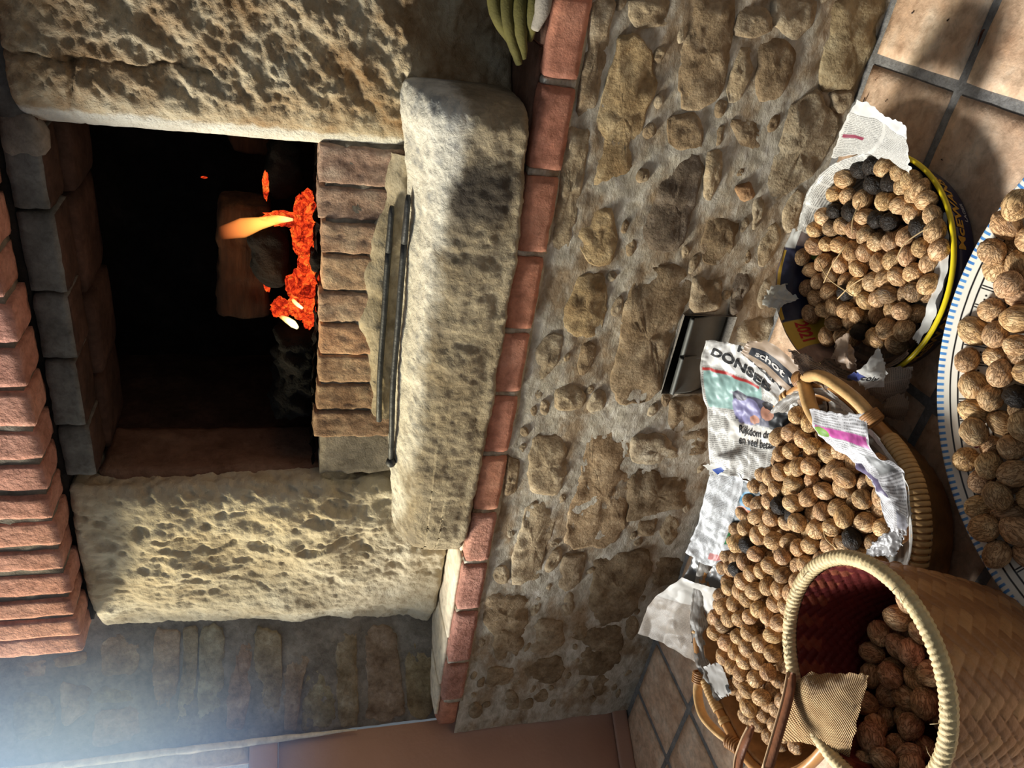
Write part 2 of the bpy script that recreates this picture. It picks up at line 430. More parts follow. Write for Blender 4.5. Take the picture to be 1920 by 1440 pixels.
BASKET_NUTS=[(-0.739,1.029,0.122,'n'),(-0.725,0.986,0.125,'n'),(-0.806,1.050,0.125,'n'),(-0.775,1.020,0.126,'n'),(-0.759,0.981,0.130,'n'),(-0.825,1.020,0.130,'n'),(-0.799,0.995,0.133,'n'),(-0.750,0.945,0.136,'n'),(-0.741,0.912,0.126,'n'),(-0.714,0.889,0.127,'n'),(-0.778,0.954,0.117,'n'),(-0.825,0.971,0.131,'n'),(-0.799,0.949,0.145,'n'),(-0.776,0.922,0.145,'n'),(-0.773,0.898,0.119,'n'),(-0.747,0.878,0.134,'n'),(-0.711,0.853,0.123,'n'),(-0.739,0.844,0.142,'n'),(-0.880,1.019,0.134,'n'),(-0.852,0.997,0.134,'n'),(-0.833,0.939,0.146,'n'),(-0.808,0.919,0.128,'n'),(-0.733,0.821,0.116,'n'),(-0.705,0.801,0.124,'n'),(-0.884,0.982,0.137,'n'),(-0.863,0.954,0.133,'n'),(-0.853,0.921,0.122,'n'),(-0.797,0.877,0.135,'n'),(-0.769,0.851,0.125,'n'),(-0.744,0.795,0.138,'n'),(-0.721,0.769,0.124,'n'),(-0.919,0.988,0.137,'n'),(-0.826,0.894,0.146,'n'),(-0.801,0.837,0.132,'n'),(-0.768,0.816,0.122,'g'),(-0.895,0.950,0.147,'b'),(-0.855,0.911,0.157,'n'),(-0.828,0.859,0.139,'n'),(-0.751,0.777,0.106,'n'),(-0.973,1.002,0.139,'n'),(-0.933,0.957,0.148,'n'),(-0.919,0.927,0.135,'n'),(-0.967,0.964,0.139,'n'),(-1.025,1.025,0.137,'n'),(-1.000,0.976,0.142,'n'),(-0.878,0.884,0.155,'n'),(-0.854,0.880,0.128,'n'),(-0.886,0.915,0.139,'b'),(-0.896,0.877,0.125,'n'),(-0.941,0.898,0.138,'n'),(-0.967,0.929,0.145,'n'),(-1.073,1.031,0.137,'n'),(-1.044,0.995,0.141,'b'),(-0.862,0.849,0.142,'n'),(-0.834,0.824,0.139,'n'),(-0.816,0.803,0.116,'g'),(-0.812,0.774,0.142,'b'),(-0.793,0.805,0.145,'n'),(-0.780,0.777,0.127,'n'),(-0.763,0.746,0.122,'n'),(-0.925,0.867,0.144,'n'),(-0.897,0.845,0.143,'n'),(-0.868,0.814,0.135,'n'),(-0.801,0.748,0.121,'g'),(-0.843,0.789,0.134,'n'),(-1.035,0.961,0.144,'n'),(-1.081,0.986,0.141,'n'),(-0.955,0.876,0.162,'n'),(-0.976,0.896,0.137,'n'),(-1.015,0.910,0.145,'n'),(-0.964,0.858,0.132,'n'),(-0.938,0.834,0.141,'n'),(-0.903,0.811,0.138,'n'),(-0.878,0.780,0.133,'n'),(-0.837,0.755,0.126,'n'),(-1.080,0.950,0.143,'n'),(-1.116,0.996,0.139,'b'),(-1.047,0.927,0.144,'n'),(-1.055,0.893,0.147,'n'),(-0.998,0.869,0.148,'g'),(-1.033,0.865,0.144,'n'),(-1.011,0.837,0.143,'n'),(-0.972,0.829,0.150,'n'),(-0.938,0.798,0.138,'n'),(-0.989,0.800,0.137,'n'),(-1.176,1.000,0.137,'n'),(-1.148,0.965,0.139,'n'),(-1.114,0.961,0.145,'n'),(-1.096,0.918,0.145,'n'),(-1.135,0.932,0.143,'n'),(-1.233,0.999,0.134,'n'),(-1.069,0.860,0.144,'n'),(-1.046,0.832,0.143,'n'),(-1.184,0.965,0.140,'n'),(-1.121,0.893,0.144,'n'),(-1.105,0.862,0.144,'n'),(-1.194,0.931,0.141,'n'),(-1.157,0.905,0.143,'n'),(-1.232,0.964,0.137,'n'),(-1.279,1.006,0.130,'n'),(-1.088,0.830,0.142,'n'),(-1.066,0.802,0.140,'n'),(-1.025,0.804,0.141,'n'),(-1.319,0.997,0.127,'n'),(-1.287,0.944,0.134,'n'),(-1.232,0.916,0.139,'n'),(-1.190,0.891,0.141,'n'),(-1.126,0.833,0.142,'n'),(-1.174,0.851,0.141,'n'),(-1.274,0.911,0.136,'n'),(-1.224,0.880,0.139,'n'),(-1.162,0.817,0.139,'n'),(-1.330,0.937,0.130,'n'),(-1.315,0.905,0.132,'n'),(-1.259,0.875,0.137,'n'),(-1.218,0.844,0.138,'n'),(-1.210,0.810,0.136,'n'),(-1.294,0.873,0.134,'n'),(-1.259,0.831,0.135,'n'),(-1.312,0.842,0.131,'n'),(-1.279,0.801,0.131,'n'),(-1.341,0.822,0.127,'n'),(-1.266,0.973,0.134,'g')]
DISH_NUTS=[(-0.344,0.840,0.055,'n'),(-0.323,0.806,0.058,'n'),(-0.345,0.787,0.084,'n'),(-0.363,0.793,0.049,'n'),(-0.396,0.809,0.063,'n'),(-0.437,0.819,0.062,'n'),(-0.421,0.780,0.067,'n'),(-0.386,0.763,0.062,'n'),(-0.455,0.775,0.049,'n'),(-0.477,0.801,0.068,'n'),(-0.419,0.742,0.062,'n'),(-0.464,0.742,0.068,'n'),(-0.507,0.776,0.061,'n'),(-0.442,0.711,0.061,'n'),(-0.481,0.706,0.061,'b'),(-0.503,0.738,0.065,'n'),(-0.538,0.754,0.058,'n'),(-0.528,0.709,0.055,'n'),(-0.508,0.675,0.063,'n'),(-0.555,0.725,0.078,'n'),(-0.573,0.710,0.047,'n'),(-0.547,0.676,0.059,'n'),(-0.606,0.723,0.065,'n'),(-0.584,0.682,0.072,'n'),(-0.569,0.645,0.070,'n'),(-0.620,0.687,0.058,'n'),(-0.608,0.642,0.079,'n'),(-0.651,0.665,0.066,'n'),(-0.598,0.658,0.045,'n'),(-0.590,0.616,0.055,'n'),(-0.243,0.823,0.098,'n'),(-0.279,0.843,0.075,'n'),(-0.317,0.838,0.083,'n'),(-0.304,0.838,0.045,'n'),(-0.284,0.807,0.061,'n'),(-0.659,0.631,0.083,'n'),(-0.678,0.597,0.080,'n'),(-0.635,0.598,0.070,'n'),(-0.661,0.577,0.051,'n'),(-0.634,0.632,0.052,'n')]
WOVEN_NUTS=[(-0.766,0.601,0.185,'n'),(-0.802,0.600,0.185,'n'),(-0.751,0.568,0.186,'n'),(-0.786,0.560,0.183,'n'),(-0.842,0.580,0.181,'n'),(-0.820,0.553,0.192,'n'),(-0.821,0.518,0.183,'n'),(-0.853,0.535,0.179,'n'),(-0.888,0.575,0.173,'n'),(-0.874,0.556,0.200,'n'),(-0.917,0.552,0.184,'n'),(-0.890,0.528,0.184,'n'),(-0.865,0.502,0.185,'n'),(-0.950,0.538,0.188,'n'),(-0.923,0.518,0.175,'n'),(-0.935,0.556,0.217,'n'),(-0.941,0.521,0.219,'n'),(-0.906,0.494,0.195,'n'),(-0.940,0.487,0.207,'n'),(-0.932,0.499,0.247,'n'),(-0.928,0.472,0.177,'n'),(-0.930,0.464,0.251,'n'),(-0.920,0.458,0.217,'n'),(-0.903,0.436,0.239,'n'),(-0.962,0.480,0.254,'n'),(-0.888,0.607,0.188,'n'),(-0.852,0.614,0.185,'n'),(-0.918,0.588,0.188,'n')]
LOWER=[
 ('greybrown',[(-0.118,0.569),(-0.112,0.524),(-0.157,0.526),(-0.211,0.52),(-0.285,0.522),(-0.298,0.554),(-0.247,0.559),(-0.191,0.558)]),
 ('buff',[(-0.333,0.563),(-0.333,0.524),(-0.439,0.518),(-0.555,0.516),(-0.561,0.553),(-0.48,0.56),(-0.406,0.563)]),
 ('ochre',[(-0.181,0.503),(-0.169,0.477),(-0.19,0.446),(-0.235,0.416),(-0.289,0.424),(-0.338,0.423),(-0.396,0.431),(-0.42,0.453),(-0.434,0.489),(-0.332,0.511),(-0.258,0.51),(-0.209,0.499)]),
 ('buff',[(-0.109,0.499),(-0.1,0.428),(-0.138,0.42),(-0.15,0.471),(-0.135,0.493)]),
 ('brown',[(-0.094,0.375),(-0.085,0.308),(-0.145,0.292),(-0.215,0.288),(-0.249,0.292),(-0.262,0.32),(-0.262,0.355),(-0.218,0.372),(-0.17,0.378),(-0.133,0.375)]),
 ('brown',[(-0.148,0.233),(-0.134,0.198),(-0.149,0.159),(-0.194,0.151),(-0.23,0.162),(-0.244,0.198),(-0.202,0.221)]),
 ('greybrown',[(-0.095,0.286),(-0.089,0.242),(-0.121,0.219),(-0.14,0.251),(-0.138,0.29)]),
 ('grey',[(-0.076,0.232),(-0.065,0.147),(-0.099,0.141),(-0.133,0.163),(-0.114,0.218)]),
 ('olive',[(-0.061,0.113),(-0.048,0.012),(-0.085,0.003),(-0.145,0.0),(-0.197,0.006),(-0.213,0.06),(-0.197,0.079),(-0.123,0.102)]),
 ('grey',[(-0.247,0.126),(-0.225,0.08),(-0.246,0.045),(-0.287,0.01),(-0.352,0.018),(-0.415,0.069),(-0.442,0.103),(-0.392,0.126),(-0.316,0.125)]),
 ('grey',[(-0.215,0.054),(-0.204,0.008),(-0.227,-0.003),(-0.25,0.009),(-0.246,0.037)]),
 ('brown',[(-0.292,0.373),(-0.28,0.322),(-0.312,0.296),(-0.345,0.294),(-0.349,0.341),(-0.332,0.362)]),
 ('dark',[(-0.352,0.34),(-0.363,0.292),(-0.384,0.278),(-0.441,0.277),(-0.522,0.274),(-0.551,0.287),(-0.546,0.352),(-0.515,0.369),(-0.447,0.358),(-0.382,0.348)]),
 ('brown',[(-0.287,0.248),(-0.282,0.2),(-0.308,0.166),(-0.342,0.17),(-0.337,0.202)]),
 ('ochre',[(-0.511,0.507),(-0.474,0.48),(-0.48,0.443),(-0.542,0.42),(-0.583,0.427),(-0.589,0.467),(-0.554,0.494)]),
 ('darkbrown',[(-0.458,0.225),(-0.446,0.168),(-0.532,0.156),(-0.576,0.173),(-0.573,0.214),(-0.532,0.232)]),
 ('rust',[(-0.412,0.197),(-0.398,0.163),(-0.428,0.144),(-0.442,0.169)]),
 ('grey',[(-0.444,0.142),(-0.419,0.127),(-0.454,0.112),(-0.505,0.121)]),
 ('buff',[(-0.354,0.279),(-0.344,0.245),(-0.396,0.232),(-0.443,0.238),(-0.436,0.257)]),
 ('ochre',[(-0.625,0.481),(-0.616,0.431),(-0.688,0.411),(-0.744,0.41),(-0.766,0.451),(-0.746,0.489),(-0.698,0.495),(-0.659,0.485)]),
 ('brown',[(-0.612,0.35),(-0.597,0.27),(-0.627,0.233),(-0.678,0.226),(-0.715,0.235),(-0.823,0.24),(-0.886,0.229),(-0.923,0.257),(-0.922,0.324),(-0.872,0.353),(-0.785,0.349),(-0.687,0.362),(-0.639,0.358)]),
 ('buff',[(-0.895,0.48),(-0.881,0.443),(-0.913,0.408),(-0.949,0.413),(-0.953,0.473)]),
 ('darkbrown',[(-0.923,0.188),(-0.924,0.109),(-0.992,0.088),(-1.032,0.144),(-0.991,0.178)]),
 ('greybrown',[(-0.611,0.226),(-0.616,0.153),(-0.68,0.144),(-0.692,0.152),(-0.69,0.21),(-0.646,0.22)]),
 ('grey',[(-0.712,0.083),(-0.7,-0.012),(-0.756,-0.051),(-0.815,-0.092),(-0.806,-0.061),(-0.771,0.019),(-0.767,0.072)]),
 ('dark',[(-0.603,0.125),(-0.59,0.104),(-0.625,0.084),(-0.691,0.086),(-0.696,0.114)]),
 ('darkbrown',[(-1.032,0.13),(-1.013,0.067),(-1.091,0.047),(-1.089,0.127)]),
 ('orange',[(-1.032,0.36),(-1.023,0.285),(-1.132,0.245),(-1.241,0.227),(-1.328,0.215),(-1.38,0.241),(-1.379,0.326),(-1.353,0.363),(-1.261,0.373),(-1.196,0.364),(-1.101,0.366)]),
 ('buff',[(-1.028,0.506),(-1.04,0.434),(-1.126,0.409),(-1.198,0.42),(-1.195,0.489),(-1.096,0.51)]),
 ('buff',[(-1.249,0.489),(-1.236,0.422),(-1.315,0.411),(-1.396,0.419),(-1.494,0.415),(-1.512,0.482),(-1.455,0.495),(-1.337,0.496)]),
 ('grey',[(-1.034,0.263),(-1.025,0.188),(-1.067,0.141),(-1.1,0.104),(-1.129,0.183),(-1.106,0.243)]),
 ('darkbrown',[(-1.148,0.23),(-1.148,0.103),(-1.211,0.066),(-1.268,0.054),(-1.282,0.122),(-1.302,0.174),(-1.294,0.205),(-1.225,0.22)]),
 ('greybrown',[(-1.425,0.358),(-1.418,0.299),(-1.506,0.29),(-1.555,0.313),(-1.538,0.35),(-1.468,0.359)]),
 ('darkbrown',[(-1.439,0.261),(-1.426,0.123),(-1.493,0.09),(-1.558,0.098),(-1.66,0.098),(-1.704,0.15),(-1.695,0.219),(-1.609,0.243),(-1.51,0.25)]),
 ('brown',[(-1.549,0.549),(-1.555,0.437),(-1.69,0.42),(-1.721,0.502),(-1.641,0.546)]),
 ('greybrown',[(-1.673,0.393),(-1.675,0.319),(-1.757,0.293),(-1.82,0.312),(-1.816,0.383)]),
 ('darkbrown',[(-1.723,0.218),(-1.722,0.119),(-1.828,0.099),(-1.824,0.18),(-1.78,0.227)]),
 ('darkbrown',[(-1.461,0.088),(-1.457,-0.012),(-1.548,-0.008),(-1.568,0.059)]),
 ('brown',[(-1.085,0.569),(-1.096,0.535),(-1.198,0.527),(-1.24,0.55)]),
 ('brown',[(-1.311,0.172),(-1.299,0.122),(-1.365,0.119),(-1.362,0.164)]),
 ('brown',[(-1.694,0.502),(-1.698,0.427),(-1.748,0.414),(-1.822,0.423),(-1.819,0.484),(-1.748,0.503)]),
 ('darkbrown',[(-1.844,0.402),(-1.835,0.289),(-1.912,0.265),(-1.963,0.283),(-1.92,0.381)]),
 ('brown',[(-1.854,0.505),(-1.874,0.42),(-1.95,0.439),(-1.94,0.497)]),
 ('darkbrown',[(-1.812,0.226),(-1.816,0.11),(-1.898,0.095),(-1.943,0.156),(-1.919,0.217)]),
]
UPPER=[
  [(0.341,1.536),(0.343,1.451),(0.278,1.449),(0.225,1.462),(0.234,1.545)],
  [(0.208,1.557),(0.201,1.463),(0.149,1.464),(0.157,1.561)],
  [(0.3,1.727),(0.294,1.669),(0.247,1.67),(0.25,1.726)],
  [(0.293,1.657),(0.305,1.577),(0.271,1.578),(0.265,1.647)],
  [(0.343,1.406),(0.344,1.345),(0.191,1.351),(0.054,1.381),(0.058,1.411),(0.199,1.415)],
  [(0.343,1.336),(0.34,1.296),(0.186,1.305),(0.025,1.326),(0.017,1.369),(0.156,1.348),(0.26,1.335)],
  [(0.339,1.292),(0.333,1.228),(0.164,1.233),(0.035,1.237),(0.031,1.313),(0.185,1.295)],
  [(0.317,1.203),(0.312,1.152),(0.155,1.159),(0.035,1.179),(0.04,1.224),(0.162,1.22),(0.246,1.203)],
  [(0.326,1.147),(0.313,1.081),(0.16,1.074),(0.028,1.074),(0.023,1.147),(0.154,1.149)],
  [(0.311,1.067),(0.305,1.001),(0.293,0.948),(0.19,1.014),(0.016,1.034),(0.02,1.068)],
  [(0.167,1.008),(0.192,0.967),(0.144,0.933),(0.016,0.918),(0.006,1.021),(0.095,1.014)],
  [(0.298,0.927),(0.3,0.866),(-0.0,0.856),(0.007,0.911),(0.144,0.926)],
  [(0.297,0.838),(0.297,0.754),(0.121,0.729),(0.013,0.72),(0.012,0.835),(0.117,0.825),(0.208,0.837)],
  [(0.287,0.725),(0.279,0.638),(-0.006,0.628),(0.011,0.706)],
  [(0.224,1.643),(0.202,1.569),(0.135,1.576),(0.095,1.641)],
  [(0.21,1.75),(0.193,1.661),(0.077,1.659),(0.076,1.755)],
  [(0.133,1.559),(0.132,1.44),(0.041,1.442),(0.03,1.568)],
]

# ================================================================== SETTING
rng = random.Random(11)

# ------------------------------------------------------------------ floor: grout bed and tiles
fl = make('floor', *grid(2, 2, lambda s, t: (-3.2 + 4.6 * s, -0.6 + 2.1 * t, -0.004))[:2], M['grout'], smooth=False)
tag(fl, kind='structure')
PITCH = 0.235
tile_cols = [(1.0, .97, .93), (.97, .94, .92), (1.03, 1.0, .97), (.94, .92, .9), (1.0, .95, .90)]
for i in range(-12, 4):
    for j in range(-5, 1):
        x0 = -0.145 + i * PITCH
        y1 = 1.349 + j * PITCH
        if x0 + PITCH < WIN_P.x + (y1 - 1.391) * WIN_D.x / WIN_D.y - 0.1:
            continue
        if y1 < 0.2:
            continue
        g = 0.0085
        x1, y0 = x0 + PITCH - g, y1 - PITCH + g
        me = brick_mesh('tile', (x0 + g, y0, -0.012), (x1, y1 - g, 0.0 + rng.uniform(-.0008, .0008)), rng.random() * 50,
                        nx=10, ny=10, nz=1, amp=0.0007, rnd=0.004, sc=30)
        link('tile', me, M['tile'], fl, rng.choice(tile_cols))

# ------------------------------------------------------------------ the rubble wall under the hearth
TINT = {
    'ochre': (1.06, .95, .74), 'orange': (1.02, .89, .74), 'brown': (.84, .76, .66), 'darkbrown': (.68, .61, .52),
    'greybrown': (.92, .87, .80), 'grey': (1.02, 1.02, .99), 'buff': (1.16, 1.12, 1.03), 'olive': (.88, .85, .72),
    'dark': (.48, .46, .48), 'rust': (.95, .70, .52),
}
UP_P = Vector((-2.13, 1.41, 0))
UP_D = Vector((.31, .15, 0)).normalized()
UP_N = Vector((UP_D.y, -UP_D.x, 0))
low = lambda x, z, d: Vector((x, 1.36 - d, z))
upp = lambda s, z, d: UP_P + UP_D * s + UP_N * d + Vector((0, 0, z))


def stone_piece(poly, frame, seed, color, parent, proud=0.012, rough=0.0045, grow=1.07):
    pts = [Vector((a, b)) for a, b in poly]
    for _ in range(1):                                    # one corner cut
        q = []
        for a, b in zip(pts, pts[1:] + pts[:1]):
            q += [a.lerp(b, .14), a.lerp(b, .86)]
        pts = q
    per = [0.0]
    for a, b in zip(pts, pts[1:] + pts[:1]):
        per.append(per[-1] + (b - a).length)
    L = per[-1]
    n = max(20, min(56, int(L / 0.010)))
    ring = []
    k = 0
    for i in range(n):
        d = L * i / n
        while per[k + 1] < d:
            k += 1
        a, b = pts[k], pts[(k + 1) % len(pts)]
        ring.append(a.lerp(b, (d - per[k]) / max(1e-6, per[k + 1] - per[k])))
    c = sum(ring, Vector((0, 0))) / n
    rs = [1.0, .975, .93, .86, .76, .64, .50, .34, .17]
    tilt = (rng.uniform(-.05, .05), rng.uniform(-.05, .05))
    V, F = [], []
    for ri, t in enumerate(rs):
        for p in ring:
            q = c + (p - c) * t
            w = frame(q.x, q.y, 0) + Vector((seed, 0, seed * .7))
            e = 1 + (.11 * noise.noise(w * 34) + .07 * noise.noise(w * 95)) * max(0, (t - .4) / .6)
            q = c + (p - c) * (t * e * grow)
            d = proud * (1 - t ** 4) - .010 * (ri == 0)
            d += (q.x - c.x) * tilt[0] + (q.y - c.y) * tilt[1]
            d += rough * min(1, (1 - t) * 5 + .3) * (fbm(w, 24, 5) + .7 * ridge(w, 19) - .4) + .0016 * fbm(w, 90, 3)
            V.append(frame(q.x, q.y, d))
    V.append(frame(c.x, c.y, proud + rough * .3))
    for ri in range(len(rs) - 1):
        for i in range(n):
            j = (i + 1) % n
            F.append((ri * n + i, ri * n + j, (ri + 1) * n + j, (ri + 1) * n + i))
    o = (len(rs) - 1) * n
    for i in range(n):
        F.append((o + i, o + (i + 1) % n, len(V) - 1))
    if (V[1] - V[0]).cross(V[n] - V[0]).dot(frame(0, 0, 1) - frame(0, 0, 0)) < 0:
        F = [tuple(reversed(f)) for f in F]
    return make('stone', V, F, M['stone'], parent, color=color)


def mortar_sheet(frame, s0, s1, z0, z1, step, hole=None, amp=.006, edge=None):
    nx, nz = int((s1 - s0) / step) + 1, int((z1 - z0) / step) + 1

    def f(s, t):
        x, z = s0 + (s1 - s0) * s, z0 + (z1 - z0) * t
        if edge:
            x = edge(x, z, s)
        w = frame(x, z, 0)
        w2 = Vector((w.x * .75, w.y, w.z * 1.15))
        d = amp * (.40 * fbm(w2, 24, 6) + .10 * ridge(w2, 31) + .8 * noise.noise(w2 * 8) - .1) + .0011 * fbm(w, 90, 4)
        return frame(x, z, d)
    v, fc, _ = grid(nx, nz, f)
    if hole:
        fc = [q for q in fc if not hole(sum((v[i] for i in q), Vector()) / 4)]
    return v, fc


def in_niche(p):
    return -.905 < p.x < -.70 + .02 * (.224 - p.z) / .13 * 0 and .094 < p.z < .224


v, f = mortar_sheet(low, -2.15, .36, -.005, .572, .0065, in_niche)
mm = NT('smeared_lime_mortar')
co = mm.coord()
cs = mm.scaled(co, .7, 1, 1.25)
a = mm.noise(cs, 9, 6, .62)
b = mm.noise(cs, 30, 6, .66, .5)
c = mm.ramp(b, [(.30, SRGB(148, 138, 121)), (.5, SRGB(186, 178, 162)), (.70, SRGB(214, 208, 196))])
c = mm.mix(mm.ramp(a, [(.46, (0, 0, 0)), (.60, (.85, .85, .85))]), c, mm.ramp(b, [(.3, SRGB(116, 92, 64)), (.6, SRGB(158, 134, 104)), (.75, SRGB(186, 168, 138))]))
nr = mm.bump(b, .45, .010)
nr = mm.bump(mm.noise(cs, 150, 6, .68), .7, .004, nr)
M['wall_mortar'] = mm.finish(c, .92, nr, .15)
wb = make('wall_back', v, f, M['wall_mortar'])
tag(wb, kind='structure')
for k, (c, poly) in enumerate(LOWER):
    t = TINT[c]
    j = rng.uniform(.93, 1.07)
    stone_piece(poly, low, k * 1.37, tuple(x * j for x in t), wb, proud=rng.uniform(.004, .009), rough=.006, grow=1.12)
# smaller stones between them, half smeared over


def inside(poly, x, z):
    c_ = False
    for (x0, z0), (x1, z1) in zip(poly, poly[1:] + poly[:1]):
        if (z0 > z) != (z1 > z) and x < (x1 - x0) * (z - z0) / (z1 - z0) + x0:
            c_ = not c_
    return c_


taken = [pl for _, pl in LOWER]
for k in range(900):
    x, z = rng.uniform(-2.07, .16), rng.uniform(.03, .545)
    big = k < 500
    a, b = (rng.uniform(.032, .062), rng.uniform(.018, .030)) if big else (rng.uniform(.012, .024), rng.uniform(.008, .014))
    ph = rng.uniform(-.3, .3)
    poly = []
    for i in range(9):
        q = i * 2 * math.pi / 9
        ca, cb = a * math.cos(q) * rng.uniform(.78, 1.12), b * math.sin(q) * rng.uniform(.78, 1.12)
        poly.append((x + ca * math.cos(ph) - cb * math.sin(ph), z + ca * math.sin(ph) + cb * math.cos(ph)))
    wide = [(x + (u - x) * 1.12, z + (w - z) * 1.12) for u, w in poly] + [(x, z)]
    if any(in_niche(Vector((u, 0, w))) or not .008 < w < .562 or any(inside(pl, u, w) for pl in taken) for u, w in wide):
        continue
    taken.append(poly)
    stone_piece(poly, low, 90 + k * .7, rng.choice([TINT['brown'], TINT['buff'], TINT['grey'], TINT['greybrown'], TINT['greybrown']]), wb, proud=.005 if big else .004, rough=.005 if big else .003)

# niche behind the rubble wall
nv = [(-.905, 1.352, .094), (-.70, 1.352, .094), (-.70, 1.352, .224), (-.905, 1.352, .224)]
nv += [(x, 1.50, z) for x, _, z in nv]
make('niche_lining', [Vector(p) for p in nv], [(0, 4, 5, 1), (1, 5, 6, 2), (2, 6, 7, 3), (3, 7, 4, 0), (4, 7, 6, 5)], M['soot_mortar'], wb, smooth=False)

# ------------------------------------------------------------------ wall beside the fireplace (splayed)
v, f = mortar_sheet(upp, -.006, .42, .62, 2.9, .010, amp=.006)
make('splay', v, f, M['soot_mortar'], wb)
for k, poly in enumerate(UPPER):
    stone_piece(poly, upp, 40 + k * 1.9, tuple(rng.uniform(.80, .92) * q for q in (.92, .90, .88)), wb, proud=rng.uniform(.002, .006), rough=.002)
# torn plaster edge where the stone meets the window wall
pts = []
for k in range(60):
    z = .86 + 1.94 * k / 59
    pts.append(WIN_P - WIN_D * .010 + WIN_N * (.010 + .006 * noise.noise(Vector((z * 14, 3, 0)))) + Vector((0, 0, z)))
v, f = tube(pts, [min(1, .15 + k / 8) * (.009 + .009 * abs(noise.noise(Vector((k * .31, 9, 2)))) + (.010 if 34 < k < 44 else 0) * .4) for k in range(60)], 8)
v = [p + Vector((noise.noise(p * 90), noise.noise(p * 90 + Vector((5, 0, 0))), 0)) * .004 for p in v]
make('plaster_edge', v, f, M['plaster'], wb)

# ------------------------------------------------------------------ window wall on the left
wl = empty('wall_left', WIN_P)
tag(wl, kind='structure')


def wl_box(name, s0, s1, z0, z1, d0, d1, mat, parent, rnd=0.004):
    """box along the window wall: s along it, d out into the room"""
    me = brick_mesh(name, (s0, -d1, z0), (s1, -d0, z1), s0 * 7 + z0, nx=6, ny=2, nz=6, amp=.0006, rnd=rnd, sc=12)
    mt = Matrix((WIN_D, -WIN_N, Vector((0, 0, 1)))).transposed().to_4x4()
    # keep the frame right-handed: mirror the faces
    me.transform(mt)
    if mt.to_3x3().determinant() < 0:
        me.flip_normals()
    o = link(name, me, mat)
    o.location = WIN_P
    if parent is not None:
        o.parent = parent
        o.matrix_parent_inverse = Matrix.Translation(-parent.location)
    return o


wl_box('plaster', -.01, 2.4, 0, 1.085, -.16, .0, M['paint'], wl)
wl_box('plaster', 2.15, 2.4, 1.085, 3.1, -.16, .0, M['paint'], wl)
wl_box('plaster', -.01, 2.15, 2.95, 3.1, -.16, .0, M['paint'], wl)
bb = wl_box('baseboard_left', .0, 2.4, 0, .052, .0005, .012, M['paint'], None)
tag(bb, kind='structure')
w1 = empty('window_1', WIN_P)
tag(w1, kind='structure')
wl_box('sill', -.005, 2.15, 1.085, 1.165, -.16, .010, M['paint'], w1)
wl_box('window_frame', -.005, .040, 1.165, 2.95, -.15, -.004, M['plaster'], w1)
wl_box('window_frame', 2.10, 2.15, 1.165, 2.95, -.15, -.004, M['plaster'], w1)
wl_box('window_frame', .04, 2.10, 2.90, 2.95, -.15, -.004, M['plaster'], w1)
wl_box('bead', .036, .046, 1.165, 2.91, -.06, -.045, M['white_paint'], w1, rnd=.002)
m = NT('window_glass')
mx = m.n('MixShader', _0=.06, _1=m.n('BsdfTransparent', Color=(.97, .98, .98, 1)), _2=m.n('BsdfGlossy', Roughness=.03))
m.t.links.new(mx.outputs[0], m.out.inputs[0])
wl_box('pane', .043, 2.10, 1.168, 2.91, -.056, -.050, m.mat, w1, rnd=.001)

# ================================================================== FIREPLACE
fp = empty('fireplace', (-.85, 1.5, .63))
tag(fp, 'stone and brick fireplace with a burning wood fire, raised on a red brick edged ledge', 'fireplace')


def fpo(o):
    o.matrix_parent_inverse = Matrix.Translation(-fp.location)
    return o


# ledge: bed and red brick edge
bed = brick_mesh('ledge_bed', (-1.995, 1.357, .560), (.36, 1.75, .622), 3, nx=60, ny=6, nz=3, amp=.002, rnd=.006, sc=30)
fpo(link('ledge_bed', bed, M['mortar'], fp))
EDGE = [.19, .03, -.105, -.252, -.412, -.574, -.747, -.904, -1.070, -1.245, -1.416, -1.594, -1.806, -1.98]
for k in range(1, len(EDGE) - 1):
    fpo(brick('mortar_joint', (EDGE[k] - .0075, 1.3545, .568), (EDGE[k] + .0075, 1.40, .629), 200 + k, M['wall_mortar'], fp, nx=3, ny=3, nz=5, amp=.0016, rnd=.003))
cols = [(1, .96, .92), (1.02, .94, .90), (.95, .86, .84), (.88, .78, .76), (.92, .86, .82), (1, .92, .86), (1.02, .98, .98), (1.0, .93, .93)]
for k in range(len(EDGE) - 1):
    x1, x0 = EDGE[k] - .006, EDGE[k + 1] + .006
    far = k >= 9
    fpo(brick('brick', (x0, 1.350 - rng.uniform(0, .004), .566), (x1, 1.47, .632 + rng.uniform(-.002, .002)), k * 2.3,
              M['pitted_brick'] if far else M['brick'], fp, cols[k % 8], nx=10, ny=5, nz=5, amp=.0012, rnd=.007))
fpo(brick('brick', (-2.115, 1.358, .562), (-1.988, 1.50, .632), 77, M['brick'], fp, (.95, .9, .86), nx=5, ny=5, nz=5, rnd=.022))
# cream slabs on top of the ledge, left of the hearth stone
LT = [(-2.06, -1.93), (-1.928, -1.72), (-1.718, -1.40), (-1.398, -1.05), (-1.048, -.62), (-.618, -.20), (-.198, .30)]
for k, (a, b) in enumerate(LT):
    fpo(brick('ledge_slab', (a, 1.368 + .006 * (k % 2), .628), (b, 1.72, .640 + rng.uniform(-.002, .002)), 40 + k,
              M['cream'] if k < 4 else M['reveal'], fp, nx=10, ny=10, nz=2, amp=.0012, rnd=.004))
fpo(brick('mortar_lump', (-1.905, 1.555, .640), (-1.885, 1.58, .668), 9, M['cream'], fp, nx=3, ny=3, nz=3, rnd=.006))


